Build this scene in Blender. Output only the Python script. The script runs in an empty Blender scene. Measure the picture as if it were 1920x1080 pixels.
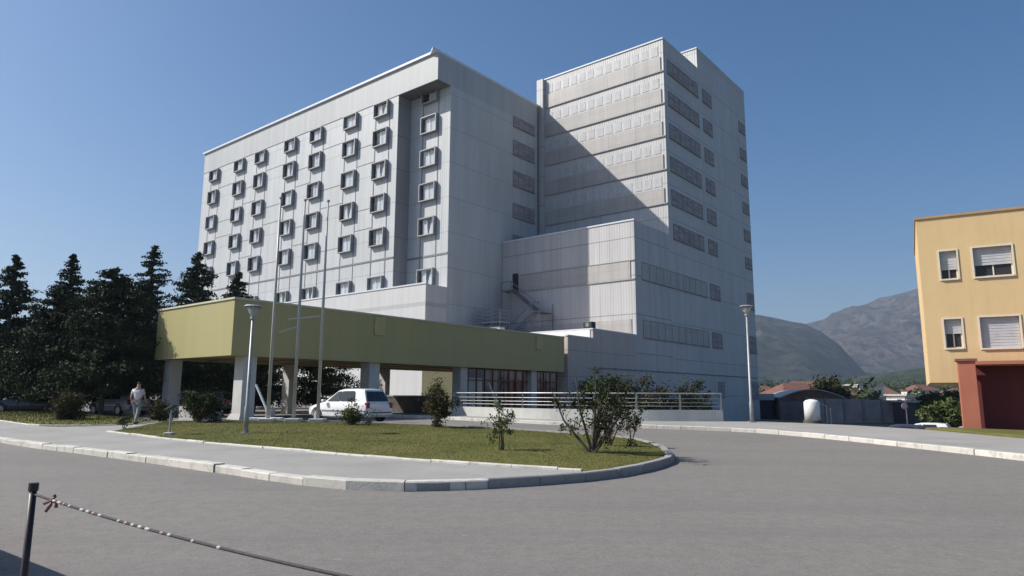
import bpy, bmesh, math, random
import numpy as np
from mathutils import Vector, Matrix, noise as mnoise
R = math.radians
random.seed(7); rng = np.random.default_rng(7)
S = bpy.context.scene
C = S.collection
# ------------------------------------------------------------------ camera, sky, sun
cam = bpy.data.objects.new('camera', bpy.data.cameras.new('camera')); C.objects.link(cam)
cam.data.lens = 23.84; cam.data.sensor_width = 36; cam.data.clip_start = 0.1; cam.data.clip_end = 20000
pt, rl = R(8.97), R(0.275)
fw = Vector((0, math.cos(pt), math.sin(pt))); rt = Vector((1, 0, 0)); up = rt.cross(fw)
r2 = rt*math.cos(rl)+up*math.sin(rl); u2 = -rt*math.sin(rl)+up*math.cos(rl)
cam.matrix_world = Matrix(((r2.x, u2.x, -fw.x, 0), (r2.y, u2.y, -fw.y, 0), (r2.z, u2.z, -fw.z, 1.55), (0, 0, 0, 1)))
S.camera = cam
W = bpy.data.worlds.new('World'); S.world = W; W.use_nodes = True
wn = W.node_tree.nodes; wl = W.node_tree.links
sky = wn.new('ShaderNodeTexSky'); sky.sky_type = 'NISHITA'; sky.sun_disc = False
SUN_EL = R(40.9); SUN_DIR = Vector((-14.61, 0.51, 0)).normalized()*math.cos(SUN_EL) + Vector((0, 0, math.sin(SUN_EL)))
sky.sun_elevation = SUN_EL
sky.sun_rotation = math.atan2(SUN_DIR.x, SUN_DIR.y)
sky.air_density = 1.0; sky.dust_density = 2.2; sky.ozone_density = 3.0; sky.altitude = 60
wn['Background'].inputs['Strength'].default_value = 0.079
hs = wn.new('ShaderNodeHueSaturation'); hs.inputs['Saturation'].default_value = 1.42
wl.new(sky.outputs[0], hs.inputs['Color']); wl.new(hs.outputs[0], wn['Background'].inputs['Color'])
sun = bpy.data.objects.new('sun', bpy.data.lights.new('sun', 'SUN')); C.objects.link(sun)
sun.data.energy = 5.0; sun.data.angle = R(0.5); sun.data.color = (1.0, 0.95, 0.865)
sun.rotation_euler = SUN_DIR.to_track_quat('Z', 'Y').to_euler()
S.view_settings.view_transform = 'Standard'; S.view_settings.look = 'None'
S.view_settings.exposure = 0.46; S.view_settings.gamma = 1
S.cycles.max_bounces = 6; S.cycles.diffuse_bounces = 2; S.cycles.volume_bounces = 0; S.cycles.transparent_max_bounces = 12

# ------------------------------------------------------------------ materials
def nodes(name):
    m = bpy.data.materials.new(name); m.use_nodes = True
    nt = m.node_tree; return m, nt, nt.nodes['Principled BSDF']
def math_n(nt, op, a, b=None, c=None):
    n = nt.nodes.new('ShaderNodeMath'); n.operation = op
    for i, v in enumerate((a, b, c)):
        if v is None: continue
        if hasattr(v, 'links'): nt.links.new(v, n.inputs[i])
        else: n.inputs[i].default_value = v
    return n.outputs[0]
def mix(nt, f, a, b, mode='MIX'):
    n = nt.nodes.new('ShaderNodeMix'); n.data_type = 'RGBA'; n.blend_type = mode
    for k, v in ((0, f), (6, a), (7, b)):
        if hasattr(v, 'links'): nt.links.new(v, n.inputs[k])
        elif k == 0: n.inputs[0].default_value = v
        else: n.inputs[k].default_value = (*v, 1) if len(v) == 3 else v
    return n.outputs[2]
def noise_n(nt, vec, scale, detail=4, rough=0.55):
    n = nt.nodes.new('ShaderNodeTexNoise'); n.inputs['Scale'].default_value = scale
    n.inputs['Detail'].default_value = detail; n.inputs['Roughness'].default_value = rough
    if vec is not None: nt.links.new(vec, n.inputs['Vector'])
    return n.outputs['Fac']
def ramp(nt, v, a, b):
    n = nt.nodes.new('ShaderNodeMapRange'); n.inputs[1].default_value = a; n.inputs[2].default_value = b
    nt.links.new(v, n.inputs[0]); return n.outputs[0]
def coords(nt, kind='Object', scale=None):
    t = nt.nodes.new('ShaderNodeTexCoord').outputs[kind]
    if scale:
        m = nt.nodes.new('ShaderNodeMapping'); m.inputs['Scale'].default_value = scale
        nt.links.new(t, m.inputs[0]); t = m.outputs[0]
    return t
def bump(nt, p, h, strength, dist=0.02):
    b = nt.nodes.new('ShaderNodeBump'); b.inputs['Strength'].default_value = strength; b.inputs['Distance'].default_value = dist
    nt.links.new(h, b.inputs['Height']); nt.links.new(b.outputs[0], p.inputs['Normal'])
def plain(name, col, rough=0.7, var=0.12, scale=3.0, metal=0.0, col2=None, bmp=0.0, stretch=None):
    m, nt, p = nodes(name)
    v = coords(nt, scale=stretch)
    f = noise_n(nt, v, scale, 6)
    c2 = col2 if col2 else tuple(x*(1-2*var) for x in col)
    c1 = col if col2 else tuple(min(1, x*(1+var)) for x in col)
    o = mix(nt, ramp(nt, f, 0.3, 0.7), c2, c1)
    nt.links.new(o, p.inputs['Base Color']); p.inputs['Roughness'].default_value = rough
    p.inputs['Metallic'].default_value = metal
    if bmp: bump(nt, p, noise_n(nt, v, scale*12, 3), bmp)
    return m
def streaks(m, amt, col, sc=(2.2, 2.2, .12)):
    nt = m.node_tree; p = nt.nodes['Principled BSDF']; l = p.inputs['Base Color'].links[0].from_socket
    v = coords(nt, scale=sc); f = ramp(nt, noise_n(nt, v, 1.6, 7, .7), 0.50, 0.78)
    nt.links.new(mix(nt, math_n(nt, 'MULTIPLY', f, amt), l, col), p.inputs['Base Color']); return m
def cladding(name, col, w=1.22, h=3.87, z0=0.0, tone=0.10, joint=0.78, rib=0.32, dirt=0.16, ribs=True):
    """profiled metal sheet cladding laid in panels, in the building's own axes"""
    m, nt, p = nodes(name)
    v = coords(nt); s = nt.nodes.new('ShaderNodeSeparateXYZ'); nt.links.new(v, s.inputs[0])
    g = nt.nodes.new('ShaderNodeNewGeometry')
    a = math_n(nt, 'ADD', s.outputs[0], s.outputs[1])
    zz = math_n(nt, 'SUBTRACT', s.outputs[2], z0)
    pa = math_n(nt, 'DIVIDE', a, w); pz = math_n(nt, 'DIVIDE', zz, h)
    ia = math_n(nt, 'FLOOR', pa); iz = math_n(nt, 'FLOOR', pz)
    cb = nt.nodes.new('ShaderNodeCombineXYZ'); nt.links.new(ia, cb.inputs[0]); nt.links.new(iz, cb.inputs[1])
    wnz = nt.nodes.new('ShaderNodeTexWhiteNoise'); nt.links.new(cb.outputs[0], wnz.inputs['Vector'])
    cb2 = nt.nodes.new('ShaderNodeCombineXYZ'); nt.links.new(math_n(nt, 'FLOOR', math_n(nt, 'DIVIDE', a, w*3.1)), cb2.inputs[0]); nt.links.new(iz, cb2.inputs[1])
    wn2 = nt.nodes.new('ShaderNodeTexWhiteNoise'); nt.links.new(cb2.outputs[0], wn2.inputs['Vector'])
    o = mix(nt, wnz.outputs[0], tuple(x*(1-tone) for x in col), col)
    o = mix(nt, math_n(nt, 'MULTIPLY', wn2.outputs[0], 0.35), o, (col[0]*0.90, col[1]*0.88, col[2]*0.84))
    mp = nt.nodes.new('ShaderNodeMapping'); mp.inputs['Scale'].default_value = (1, 1, 0.07); nt.links.new(v, mp.inputs[0])
    st = ramp(nt, noise_n(nt, mp.outputs[0], 1.3, 6, 0.65), 0.42, 0.78)
    o = mix(nt, math_n(nt, 'MULTIPLY', st, dirt*2), o, (0.20, 0.20, 0.19))
    bl = ramp(nt, noise_n(nt, v, 0.16, 4), 0.4, 0.75)
    o = mix(nt, math_n(nt, 'MULTIPLY', bl, 0.13), o, (0.30, 0.29, 0.27))
    fz = math_n(nt, 'FRACT', pz); fa = math_n(nt, 'FRACT', pa)
    jz = math_n(nt, 'LESS_THAN', fz, 0.022); ja = math_n(nt, 'LESS_THAN', fa, 0.03)
    j = math_n(nt, 'MAXIMUM', jz, math_n(nt, 'MULTIPLY', ja, 0.5))
    o = mix(nt, math_n(nt, 'MULTIPLY', j, joint), o, (0.16, 0.16, 0.165))
    nt.links.new(o, p.inputs['Base Color']); p.inputs['Roughness'].default_value = 0.55
    if ribs:
        sn = math_n(nt, 'SINE', math_n(nt, 'MULTIPLY', a, 2*math.pi/0.305))
        bump(nt, p, sn, rib, 0.02)
    return m
def glassy(name, col=(0.02, 0.025, 0.03), rough=0.08, spec=0.5):
    m, nt, p = nodes(name)
    f = noise_n(nt, coords(nt), 0.7, 2)
    nt.links.new(mix(nt, f, col, tuple(x*1.7 for x in col)), p.inputs['Base Color'])
    p.inputs['Roughness'].default_value = rough; p.inputs['Specular IOR Level'].default_value = spec
    return m
def clearglass(name):
    m = bpy.data.materials.new(name); m.use_nodes = True; nt = m.node_tree; nt.nodes.clear()
    o = nt.nodes.new('ShaderNodeOutputMaterial'); t = nt.nodes.new('ShaderNodeBsdfTransparent'); t.inputs[0].default_value = (0.92, 0.94, 0.95, 1)
    g = nt.nodes.new('ShaderNodeBsdfGlossy'); g.inputs['Roughness'].default_value = 0.03
    fr = nt.nodes.new('ShaderNodeLayerWeight'); fr.inputs['Blend'].default_value = 0.5
    pw = math_n(nt, 'MULTIPLY_ADD', math_n(nt, 'POWER', fr.outputs['Facing'], 3.0), 0.5, 0.04)
    mx = nt.nodes.new('ShaderNodeMixShader'); nt.links.new(pw, mx.inputs[0]); nt.links.new(t.outputs[0], mx.inputs[1]); nt.links.new(g.outputs[0], mx.inputs[2])
    nt.links.new(mx.outputs[0], o.inputs[0]); return m
def leafy(name, a, b, c=None):
    m, nt, p = nodes(name)
    oi = nt.nodes.new('ShaderNodeNewGeometry')
    o = mix(nt, oi.outputs['Random Per Island'], a, b)
    f = noise_n(nt, coords(nt), 0.9, 3)
    o = mix(nt, ramp(nt, f, 0.45, 0.7), o, c or tuple(x*0.7 for x in a))
    nt.links.new(o, p.inputs['Base Color']); p.inputs['Roughness'].default_value = 0.8; p.inputs['Specular IOR Level'].default_value = 0.15
    return m
M = {}
M['clad'] = cladding('pale_sheet_cladding', (0.525, 0.515, 0.522), z0=-0.55)
M['clad_box'] = cladding('smooth_front_cladding', (0.585, 0.59, 0.60), w=1.22, h=20, z0=-8, tone=0.05, dirt=0.08, rib=0.15, joint=0.3)
M['clad_main'] = cladding('pale_front_cladding', (0.505, 0.532, 0.555), w=1.42, h=3.87, z0=-3.0, tone=0.07, dirt=0.13, joint=0.42)
M['clad_parapet'] = cladding('parapet_cladding', (0.438, 0.460, 0.480), w=0.61, h=60, tone=0.13, dirt=0.10, joint=0.5)
M['clad_tower'] = cladding('tower_cladding', (0.525, 0.525, 0.53), w=1.22, h=3.87, z0=-0.75, tone=0.06, joint=0.6)
M['clad_low'] = cladding('plinth_cladding', (0.50, 0.435, 0.41), w=2.4, h=2.2, z0=0.3, tone=0.06, dirt=0.10)
M['coping'] = plain('coping_metal', (0.62, 0.65, 0.69), 0.4, 0.05)
M['louvre'] = cladding('louvre_strip', (0.45, 0.43, 0.418), w=3.6, h=0.92, z0=0.0, tone=0.13, dirt=0.22, rib=0.12, joint=0.6)
M['module'] = plain('module_panel', (0.455, 0.46, 0.47), 0.6, 0.08, 1.2)
M['groove'] = plain('dark_joint', (0.20, 0.205, 0.215), 0.8, 0.1)
M['winframe'] = plain('window_hood_metal', (0.50, 0.50, 0.51), 0.5, 0.08)
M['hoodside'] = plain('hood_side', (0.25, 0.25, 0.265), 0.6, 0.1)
M['rim'] = plain('window_rim', (0.34, 0.345, 0.355), 0.5, 0.05)
M['hood'] = plain('dark_hood_side', (0.15, 0.15, 0.16), 0.6, 0.12)  # dark tone standing for shade, used under the parapet overhang
M['sill'] = plain('grey_band_sill', (0.33, 0.325, 0.33), 0.7, 0.1)
M['bandframe'] = plain('band_window_frame', (0.235, 0.225, 0.235), 0.7, 0.1)
M['louvreframe'] = plain('louvre_frame', (0.33, 0.31, 0.31), 0.7, 0.1)
M['slot'] = cladding('recess_cladding', (0.30, 0.305, 0.325), w=1.0, h=3.87, z0=-3.0)  # cladding tone darkened to stand for shade in the recess
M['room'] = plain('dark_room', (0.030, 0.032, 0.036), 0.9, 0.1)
M['curtain'] = plain('white_curtain', (0.80, 0.80, 0.82), 0.85, 0.10, 2.0, stretch=(5, 5, 0.4))
M['glass'] = clearglass('window_glass')
M['dglass'] = glassy('dark_glass', (0.028, 0.026, 0.030), 0.12, 0.3)
M['dband'] = plain('dark_blind_strip', (0.335, 0.305, 0.315), 0.8, 0.2, 0.5, stretch=(1, 1, 6))
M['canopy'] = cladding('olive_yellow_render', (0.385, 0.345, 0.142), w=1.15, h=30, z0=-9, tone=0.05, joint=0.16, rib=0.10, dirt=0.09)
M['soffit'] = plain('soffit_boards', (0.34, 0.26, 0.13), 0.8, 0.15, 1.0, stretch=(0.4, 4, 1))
M['concrete'] = plain('painted_concrete', (0.50, 0.50, 0.475), 0.85, 0.06, 1.3, bmp=0.2)
M['shadeblue'] = plain('grey_concrete', (0.36, 0.355, 0.35), 0.85, 0.08, 1.3, bmp=0.2)  # mid-grey concrete for planter, cabinet, slab foot and wall cap
M['white'] = plain('white_paint', (0.74, 0.74, 0.73), 0.45, 0.05, 2.0)
M['pole'] = plain('white_pole_paint', (0.42, 0.415, 0.39), 0.4, 0.08, 1.0)
M['galv'] = plain('galvanised_steel', (0.34, 0.35, 0.365), 0.5, 0.1, 4.0, metal=0.3)
M['black'] = plain('black_plastic', (0.018, 0.018, 0.02), 0.5, 0.2)
M['brown'] = plain('brown_frame', (0.15, 0.055, 0.045), 0.6, 0.2)
M['redcurt'] = plain('reddish_curtain', (0.50, 0.24, 0.18), 0.85, 0.3, 0.8, stretch=(3, 3, 0.4))
M['darkwall'] = plain('dark_brown_block', (0.10, 0.09, 0.08), 0.85, 0.2, 2.0)
M['roofgrav'] = plain('roof_membrane', (0.42, 0.42, 0.40), 0.9, 0.1)
M['stairsteel'] = plain('dark_stair_steel', (0.20, 0.20, 0.22), 0.6, 0.1)

def add_stuff(name):
    pass
# asphalt
def asphalt():
    m, nt, p = nodes('worn_asphalt'); v = coords(nt)
    f1 = noise_n(nt, v, 0.35, 5, 0.6); f2 = noise_n(nt, v, 28, 2, 0.6); f3 = noise_n(nt, v, 90, 2, 0.7)
    o = mix(nt, ramp(nt, f1, 0.3, 0.7), (0.150, 0.139, 0.129), (0.190, 0.177, 0.165))
    o = mix(nt, ramp(nt, f2, 0.35, 0.7), o, (0.228, 0.210, 0.193))
    o = mix(nt, math_n(nt, 'MULTIPLY', ramp(nt, noise_n(nt, v, 4.5, 5, .75), 0.42, 0.62), 0.42), o, (0.118, 0.110, 0.103))
    o = mix(nt, math_n(nt, 'MULTIPLY', ramp(nt, noise_n(nt, v, 13, 4, .8), 0.5, 0.62), 0.45), o, (0.245, 0.228, 0.212))
    o = mix(nt, math_n(nt, 'MULTIPLY', ramp(nt, f3, 0.5, 0.72), 0.65), o, (0.10, 0.098, 0.095))
    mp = nt.nodes.new('ShaderNodeMapping'); mp.inputs['Rotation'].default_value = (0, 0, R(-38)); mp.inputs['Scale'].default_value = (0.07, 1, 1); nt.links.new(v, mp.inputs[0])
    o = mix(nt, math_n(nt, 'MULTIPLY', ramp(nt, noise_n(nt, mp.outputs[0], 0.9, 3), 0.5, 0.72), 0.30), o, (0.115, 0.113, 0.112))
    vo = nt.nodes.new('ShaderNodeTexVoronoi'); vo.feature = 'DISTANCE_TO_EDGE'; vo.inputs['Scale'].default_value = 0.16
    wv = nt.nodes.new('ShaderNodeVectorMath'); wv.operation = 'ADD'
    nn = nt.nodes.new('ShaderNodeTexNoise'); nn.inputs['Scale'].default_value = 1.2; nn.inputs['Detail'].default_value = 6; nt.links.new(v, nn.inputs['Vector'])
    sc = nt.nodes.new('ShaderNodeVectorMath'); sc.operation = 'SCALE'; sc.inputs['Scale'].default_value = 1.6; nt.links.new(nn.outputs['Color'], sc.inputs[0])
    nt.links.new(v, wv.inputs[0]); nt.links.new(sc.outputs[0], wv.inputs[1]); nt.links.new(wv.outputs[0], vo.inputs['Vector'])
    cr = math_n(nt, 'MULTIPLY', math_n(nt, 'MULTIPLY', math_n(nt, 'LESS_THAN', vo.outputs['Distance'], 0.0030), ramp(nt, f1, 0.5, 0.62)), 0.30)
    o = mix(nt, cr, o, (0.07, 0.068, 0.066))
    st = math_n(nt, 'MULTIPLY', ramp(nt, noise_n(nt, v, 1.7, 6, .7), 0.63, 0.74), 0.35)
    o = mix(nt, st, o, (0.085, 0.08, 0.075))
    pv_n = nt.nodes.new('ShaderNodeTexVoronoi'); pv_n.inputs['Scale'].default_value = 0.11; nt.links.new(wv.outputs[0], pv_n.inputs['Vector'])
    sx = nt.nodes.new('ShaderNodeSeparateXYZ'); nt.links.new(pv_n.outputs['Color'], sx.inputs[0])
    o = mix(nt, math_n(nt, 'MULTIPLY', math_n(nt, 'GREATER_THAN', sx.outputs[0], 0.72), 0.16), o, (0.12, 0.113, 0.107))
    sp = math_n(nt, 'LESS_THAN', noise_n(nt, v, 7.0, 2, .5), 0.27)
    o = mix(nt, math_n(nt, 'MULTIPLY', sp, 0.45), o, (0.30, 0.285, 0.26))
    nt.links.new(o, p.inputs['Base Color']); p.inputs['Roughness'].default_value = 0.88
    bump(nt, p, noise_n(nt, v, 60, 3, 0.7), 0.5, 0.02); return m
M['asphalt'] = asphalt()
def paving():
    m, nt, p = nodes('pavement_concrete'); v = coords(nt)
    o = mix(nt, ramp(nt, noise_n(nt, v, 0.5, 5), 0.3, 0.7), (0.245, 0.24, 0.228), (0.32, 0.312, 0.298))
    o = mix(nt, math_n(nt, 'MULTIPLY', ramp(nt, noise_n(nt, v, 14, 4, .7), 0.5, 0.75), 0.5), o, (0.20, 0.195, 0.185))
    o = mix(nt, math_n(nt, 'MULTIPLY', ramp(nt, noise_n(nt, v, 2.2, 6, .7), 0.55, 0.72), 0.4), o, (0.21, 0.205, 0.19))
    nt.links.new(o, p.inputs['Base Color']); p.inputs['Roughness'].default_value = 0.9
    bump(nt, p, noise_n(nt, v, 40, 3), 0.35, 0.02); return m
M['paving'] = paving()
def kerbmat(name, a, b):
    m, nt, p = nodes(name); v = coords(nt)
    g = nt.nodes.new('ShaderNodeNewGeometry')
    o = mix(nt, g.outputs['Random Per Island'], a, tuple(x*0.82 for x in a))
    o = mix(nt, ramp(nt, noise_n(nt, v, 4, 6, .7), 0.5, 0.68), o, b)
    nt.links.new(o, p.inputs['Base Color']); p.inputs['Roughness'].default_value = 0.9
    bump(nt, p, noise_n(nt, v, 25, 3), 0.4, 0.02); return m
streaks(M['concrete'], .35, (0.28, 0.27, 0.25)); streaks(M['louvre'], .30, (0.25, 0.225, 0.20))
M['kerbw'] = kerbmat('worn_white_kerb', (0.57, 0.55, 0.50), (0.34, 0.32, 0.28))
M['kerbg'] = kerbmat('grey_kerb', (0.33, 0.32, 0.31), (0.22, 0.21, 0.20))
def soil():
    m, nt, p = nodes('lawn_soil'); v = coords(nt)
    o = mix(nt, ramp(nt, noise_n(nt, v, 0.45, 5), 0.35, 0.65), (0.088, 0.098, 0.028), (0.150, 0.136, 0.050))
    o = mix(nt, ramp(nt, noise_n(nt, v, 3.5, 5, .7), 0.52, 0.72), o, (0.175, 0.150, 0.060))
    o = mix(nt, math_n(nt, 'MULTIPLY', ramp(nt, noise_n(nt, v, 18, 3, .7), 0.45, 0.7), 0.5), o, (0.058, 0.075, 0.016))
    nt.links.new(o, p.inputs['Base Color']); p.inputs['Roughness'].default_value = 0.95; p.inputs['Specular IOR Level'].default_value = 0.1
    bump(nt, p, noise_n(nt, v, 22, 4), 0.6, 0.03); return m
M['soil'] = soil()
M['blade'] = leafy('grass_blade', (0.080, 0.097, 0.023), (0.140, 0.132, 0.042), (0.100, 0.102, 0.030))

# ------------------------------------------------------------------ mesh helpers
class MB:
    def __init__(s): s.v = []; s.f = []; s.mi = []
    def quad(s, pts, mi=0):
        n = len(s.v); s.v += [tuple(p) for p in pts]; s.f.append(tuple(range(n, n+len(pts)))); s.mi.append(mi)
    def box(s, x0, x1, y0, y1, z0, z1, mi=0):
        n = len(s.v)
        s.v += [(x0, y0, z0), (x1, y0, z0), (x1, y1, z0), (x0, y1, z0), (x0, y0, z1), (x1, y0, z1), (x1, y1, z1), (x0, y1, z1)]
        for f in ((0, 3, 2, 1), (4, 5, 6, 7), (0, 1, 5, 4), (1, 2, 6, 5), (2, 3, 7, 6), (3, 0, 4, 7)):
            s.f.append(tuple(n+i for i in f)); s.mi.append(mi)
        return s
    def prism(s, pts, z0, z1, mi=0):
        n = len(s.v); k = len(pts)
        a = sum(pts[i][0]*pts[(i+1) % k][1]-pts[(i+1) % k][0]*pts[i][1] for i in range(k))
        if a < 0: pts = pts[::-1]
        s.v += [(x, y, z0) for x, y in pts]+[(x, y, z1) for x, y in pts]
        s.f.append(tuple(range(n+k-1, n-1, -1))); s.f.append(tuple(range(n+k, n+2*k))); s.mi += [mi, mi]
        for i in range(k):
            j = (i+1) % k; s.f.append((n+i, n+j, n+k+j, n+k+i)); s.mi.append(mi)
        return s
    def tube(s, pts, rad, seg=8, mi=0, cap=True):
        pts = [Vector(p) for p in pts]; rr = rad if isinstance(rad, (list, tuple)) else [rad]*len(pts)
        n0 = len(s.v)
        for i, p in enumerate(pts):
            d = (pts[min(i+1, len(pts)-1)]-pts[max(i-1, 0)]).normalized()
            a = d.cross(Vector((0, 0, 1)) if abs(d.z) < 0.9 else Vector((1, 0, 0))).normalized(); b = d.cross(a)
            for k in range(seg):
                t = 2*math.pi*k/seg; q = p+(a*math.cos(t)+b*math.sin(t))*rr[i]; s.v.append(tuple(q))
        for i in range(len(pts)-1):
            for k in range(seg):
                a = n0+i*seg+k; b = n0+i*seg+(k+1) % seg; s.f.append((a, b, b+seg, a+seg)); s.mi.append(mi)
        if cap:
            s.f.append(tuple(range(n0+seg-1, n0-1, -1))); m = n0+(len(pts)-1)*seg; s.f.append(tuple(range(m, m+seg))); s.mi += [mi, mi]
        return s
    def build(s, name, mats, parent=None, smooth=False, loc=None, rotz=0.0):
        me = bpy.data.meshes.new(name); me.from_pydata(s.v, [], s.f)
        if not isinstance(mats, (list, tuple)): mats = [mats]
        for m in mats: me.materials.append(m)
        if len(mats) > 1: me.polygons.foreach_set('material_index', s.mi)
        if smooth: me.polygons.foreach_set('use_smooth', [True]*len(me.polygons))
        me.update()
        o = bpy.data.objects.new(name, me); C.objects.link(o)
        if parent: o.parent = parent
        if loc: o.location = loc
        if rotz: o.rotation_euler.z = rotz
        return o
def tag(o, label=None, cat=None, group=None, kind=None):
    for k, v in (('label', label), ('category', cat), ('group', group), ('kind', kind)):
        if v: o[k] = v
    return o
def empty(name, loc, rz=0.0, label=None, cat=None, group=None):
    o = bpy.data.objects.new(name, None); C.objects.link(o); o.location = loc; o.rotation_euler.z = rz
    o.empty_display_size = 0.3
    return tag(o, label, cat, group)
def copy_tree(o, parent=None, loc=None, rz=None, label=None):
    c = o.copy(); C.objects.link(c)
    if parent: c.parent = parent
    if loc is not None: c.location = loc
    if rz is not None: c.rotation_euler.z = rz
    if label: c['label'] = label
    for ch in list(o.children): copy_tree(ch, c)
    return c
def bevel(o, w, seg=2):
    b = o.modifiers.new('bevel', 'BEVEL'); b.width = w; b.segments = seg; b.limit_method = 'ANGLE'; return o
def gz(Y):
    t = min(1, max(0, (Y-20)/14.0)); return .25*t*t*(3-2*t)
def inpoly(x, y, P):
    c = False
    for i in range(len(P)):
        x1, y1 = P[i]; x2, y2 = P[i-1]
        if (y1 > y) != (y2 > y) and x < (x2-x1)*(y-y1)/(y2-y1)+x1: c = not c
    return c
def edgedist(x, y, P):
    d = 1e9
    for i in range(len(P)):
        ax, ay = P[i-1]; bx, by = P[i]; L = (bx-ax)**2+(by-ay)**2
        t = 0 if L == 0 else max(0, min(1, ((x-ax)*(bx-ax)+(y-ay)*(by-ay))/L))
        d = min(d, math.hypot(x-ax-t*(bx-ax), y-ay-t*(by-ay)))
    return d
def smoothline(P, n=6, closed=False):
    out = []; k = len(P)
    rngi = range(k) if closed else range(k-1)
    for i in rngi:
        p0 = P[(i-1) % k] if (closed or i > 0) else P[i]; p1 = P[i]; p2 = P[(i+1) % k]
        p3 = P[(i+2) % k] if (closed or i+2 < k) else P[(i+1) % k]
        for j in range(n):
            t = j/n
            out.append(tuple(0.5*((2*p1[c])+(-p0[c]+p2[c])*t+(2*p0[c]-5*p1[c]+4*p2[c]-p3[c])*t*t+(-p0[c]+3*p1[c]-3*p2[c]+p3[c])*t**3) for c in (0, 1)))
    if not closed: out.append(tuple(P[-1]))
    return out
def sheet(name, poly, dz, mat, bottom=None, step=None, zf=None, thick=0.3):
    """flat-laid sheet following the gentle rise of the site, with a skirt down"""
    bm = bmesh.new(); bm.faces.new([bm.verts.new((x, y, 0)) for x, y in poly]); bmesh.ops.triangulate(bm, faces=bm.faces[:])
    ys = [20+i for i in range(15)] if step is None else list(np.arange(min(p[1] for p in poly), max(p[1] for p in poly), step))
    for y in ys: bmesh.ops.bisect_plane(bm, geom=bm.verts[:]+bm.edges[:]+bm.faces[:], plane_co=(0, float(y), 0), plane_no=(0, 1, 0))
    if step:
        for x in np.arange(min(p[0] for p in poly), max(p[0] for p in poly), step):
            bmesh.ops.bisect_plane(bm, geom=bm.verts[:]+bm.edges[:]+bm.faces[:], plane_co=(float(x), 0, 0), plane_no=(1, 0, 0))
    f = zf or (lambda x, y: gz(y)+dz)
    for v in bm.verts: v.co.z = f(v.co.x, v.co.y)
    be = [e for e in bm.edges if e.is_boundary]
    r = bmesh.ops.extrude_edge_only(bm, edges=be)
    for g in r['geom']:
        if isinstance(g, bmesh.types.BMVert): g.co.z = bottom if bottom is not None else g.co.z-thick
    bmesh.ops.recalc_face_normals(bm, faces=bm.faces[:])
    me = bpy.data.meshes.new(name); bm.to_mesh(me); bm.free(); me.materials.append(mat)
    o = bpy.data.objects.new(name, me); C.objects.link(o)
    if step: me.polygons.foreach_set('use_smooth', [p.normal.z > 0.5 for p in me.polygons])
    return tag(o, kind='structure')
def kerb(name, line, w, h, mat, seg=0.9, side=1, jitter=0.012, base=0.0, ins=0.04):
    """row of kerb stones along a line; side=+1 puts their width to the left of travel"""
    P = [Vector((x, y)) for x, y in line]; L = [0]
    for i in range(1, len(P)): L.append(L[-1]+(P[i]-P[i-1]).length)
    def at(s):
        s = max(0, min(L[-1], s))
        for i in range(1, len(L)):
            if s <= L[i]: t = (s-L[i-1])/max(1e-6, L[i]-L[i-1]); return P[i-1].lerp(P[i], t), (P[i]-P[i-1]).normalized()
    mb = MB(); s = 0
    while s < L[-1]-0.05:
        e = min(s+seg, L[-1]); gp = 0.008
        a, da = at(s+gp); b, db = at(e-gp)
        jz = random.uniform(-jitter, jitter); jo = random.uniform(-jitter, jitter)
        na = Vector((-da.y, da.x))*side; nb = Vector((-db.y, db.x))*side
        za = gz(a.y)+base; zb = gz(b.y)+base
        jo -= ins
        q = [a+na*jo, b+nb*jo, b+nb*(w+jo), a+na*(w+jo)]; zs = [za, zb, zb, za]; ch = 0.02
        n = len(mb.v)
        mb.v += [(p.x, p.y, z-0.15) for p, z in zip(q, zs)]
        mb.v += [(p.x, p.y, z+h-ch+jz) for p, z in zip(q, zs)]
        cen = sum((p for p in q), Vector((0, 0)))/4
        q2 = [q[0].lerp(q[3], ch/w), q[1].lerp(q[2], ch/w), q[2], q[3]]
        mb.v += [(p.x, p.y, z+h+jz) for p, z in zip(q2, zs)]
        for k in range(4):
            j = (k+1) % 4
            mb.f += [(n+k, n+j, n+4+j, n+4+k), (n+4+k, n+4+j, n+8+j, n+8+k)]
        mb.f.append((n+8, n+9, n+10, n+11)); mb.mi += [0]*9
        s = e
    o = mb.build(name, mat)
    bm = bmesh.new(); bm.from_mesh(o.data); bmesh.ops.recalc_face_normals(bm, faces=bm.faces[:]); bm.to_mesh(o.data); bm.free()
    return tag(o, kind='structure')

# ------------------------------------------------------------------ ground, roads, lawn
LOW = -1.6
gm, gnt, gp = nodes('valley_ground'); gv = coords(gnt)
go = mix(gnt, ramp(gnt, noise_n(gnt, gv, 0.012, 6), 0.4, 0.6), (0.09, 0.095, 0.05), (0.16, 0.145, 0.10))
go = mix(gnt, ramp(gnt, noise_n(gnt, gv, 0.15, 5), 0.5, 0.7), go, (0.07, 0.08, 0.035))
gnt.links.new(go, gp.inputs['Base Color']); gp.inputs['Roughness'].default_value = 0.95
tag(MB().box(-6000, 6000, -3000, 7000, LOW-0.5, LOW).build('ground', gm), kind='structure')
lot = plain('lot_asphalt', (0.13, 0.13, 0.13), 0.9, 0.12, 0.4)
tag(MB().box(17.5, 75, 31, 66, LOW-0.2, LOW+0.01).build('parking_lot', lot), kind='structure')
terrace = [(-130, -40), (70, -40), (70, -1.5), (17.9, 29.2), (16.9, 28.7), (15.0, 30.3), (12.2, 32.8), (10.12, 32.9), (6, 33.1), (2.6, 34.5), (0.65, 36), (-3.4, 41),
           (-1.5, 48), (9, 62), (9, 170), (-130, 170)]
sheet('road', terrace, 0.0, M['asphalt'], bottom=LOW-0.3)
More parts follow.
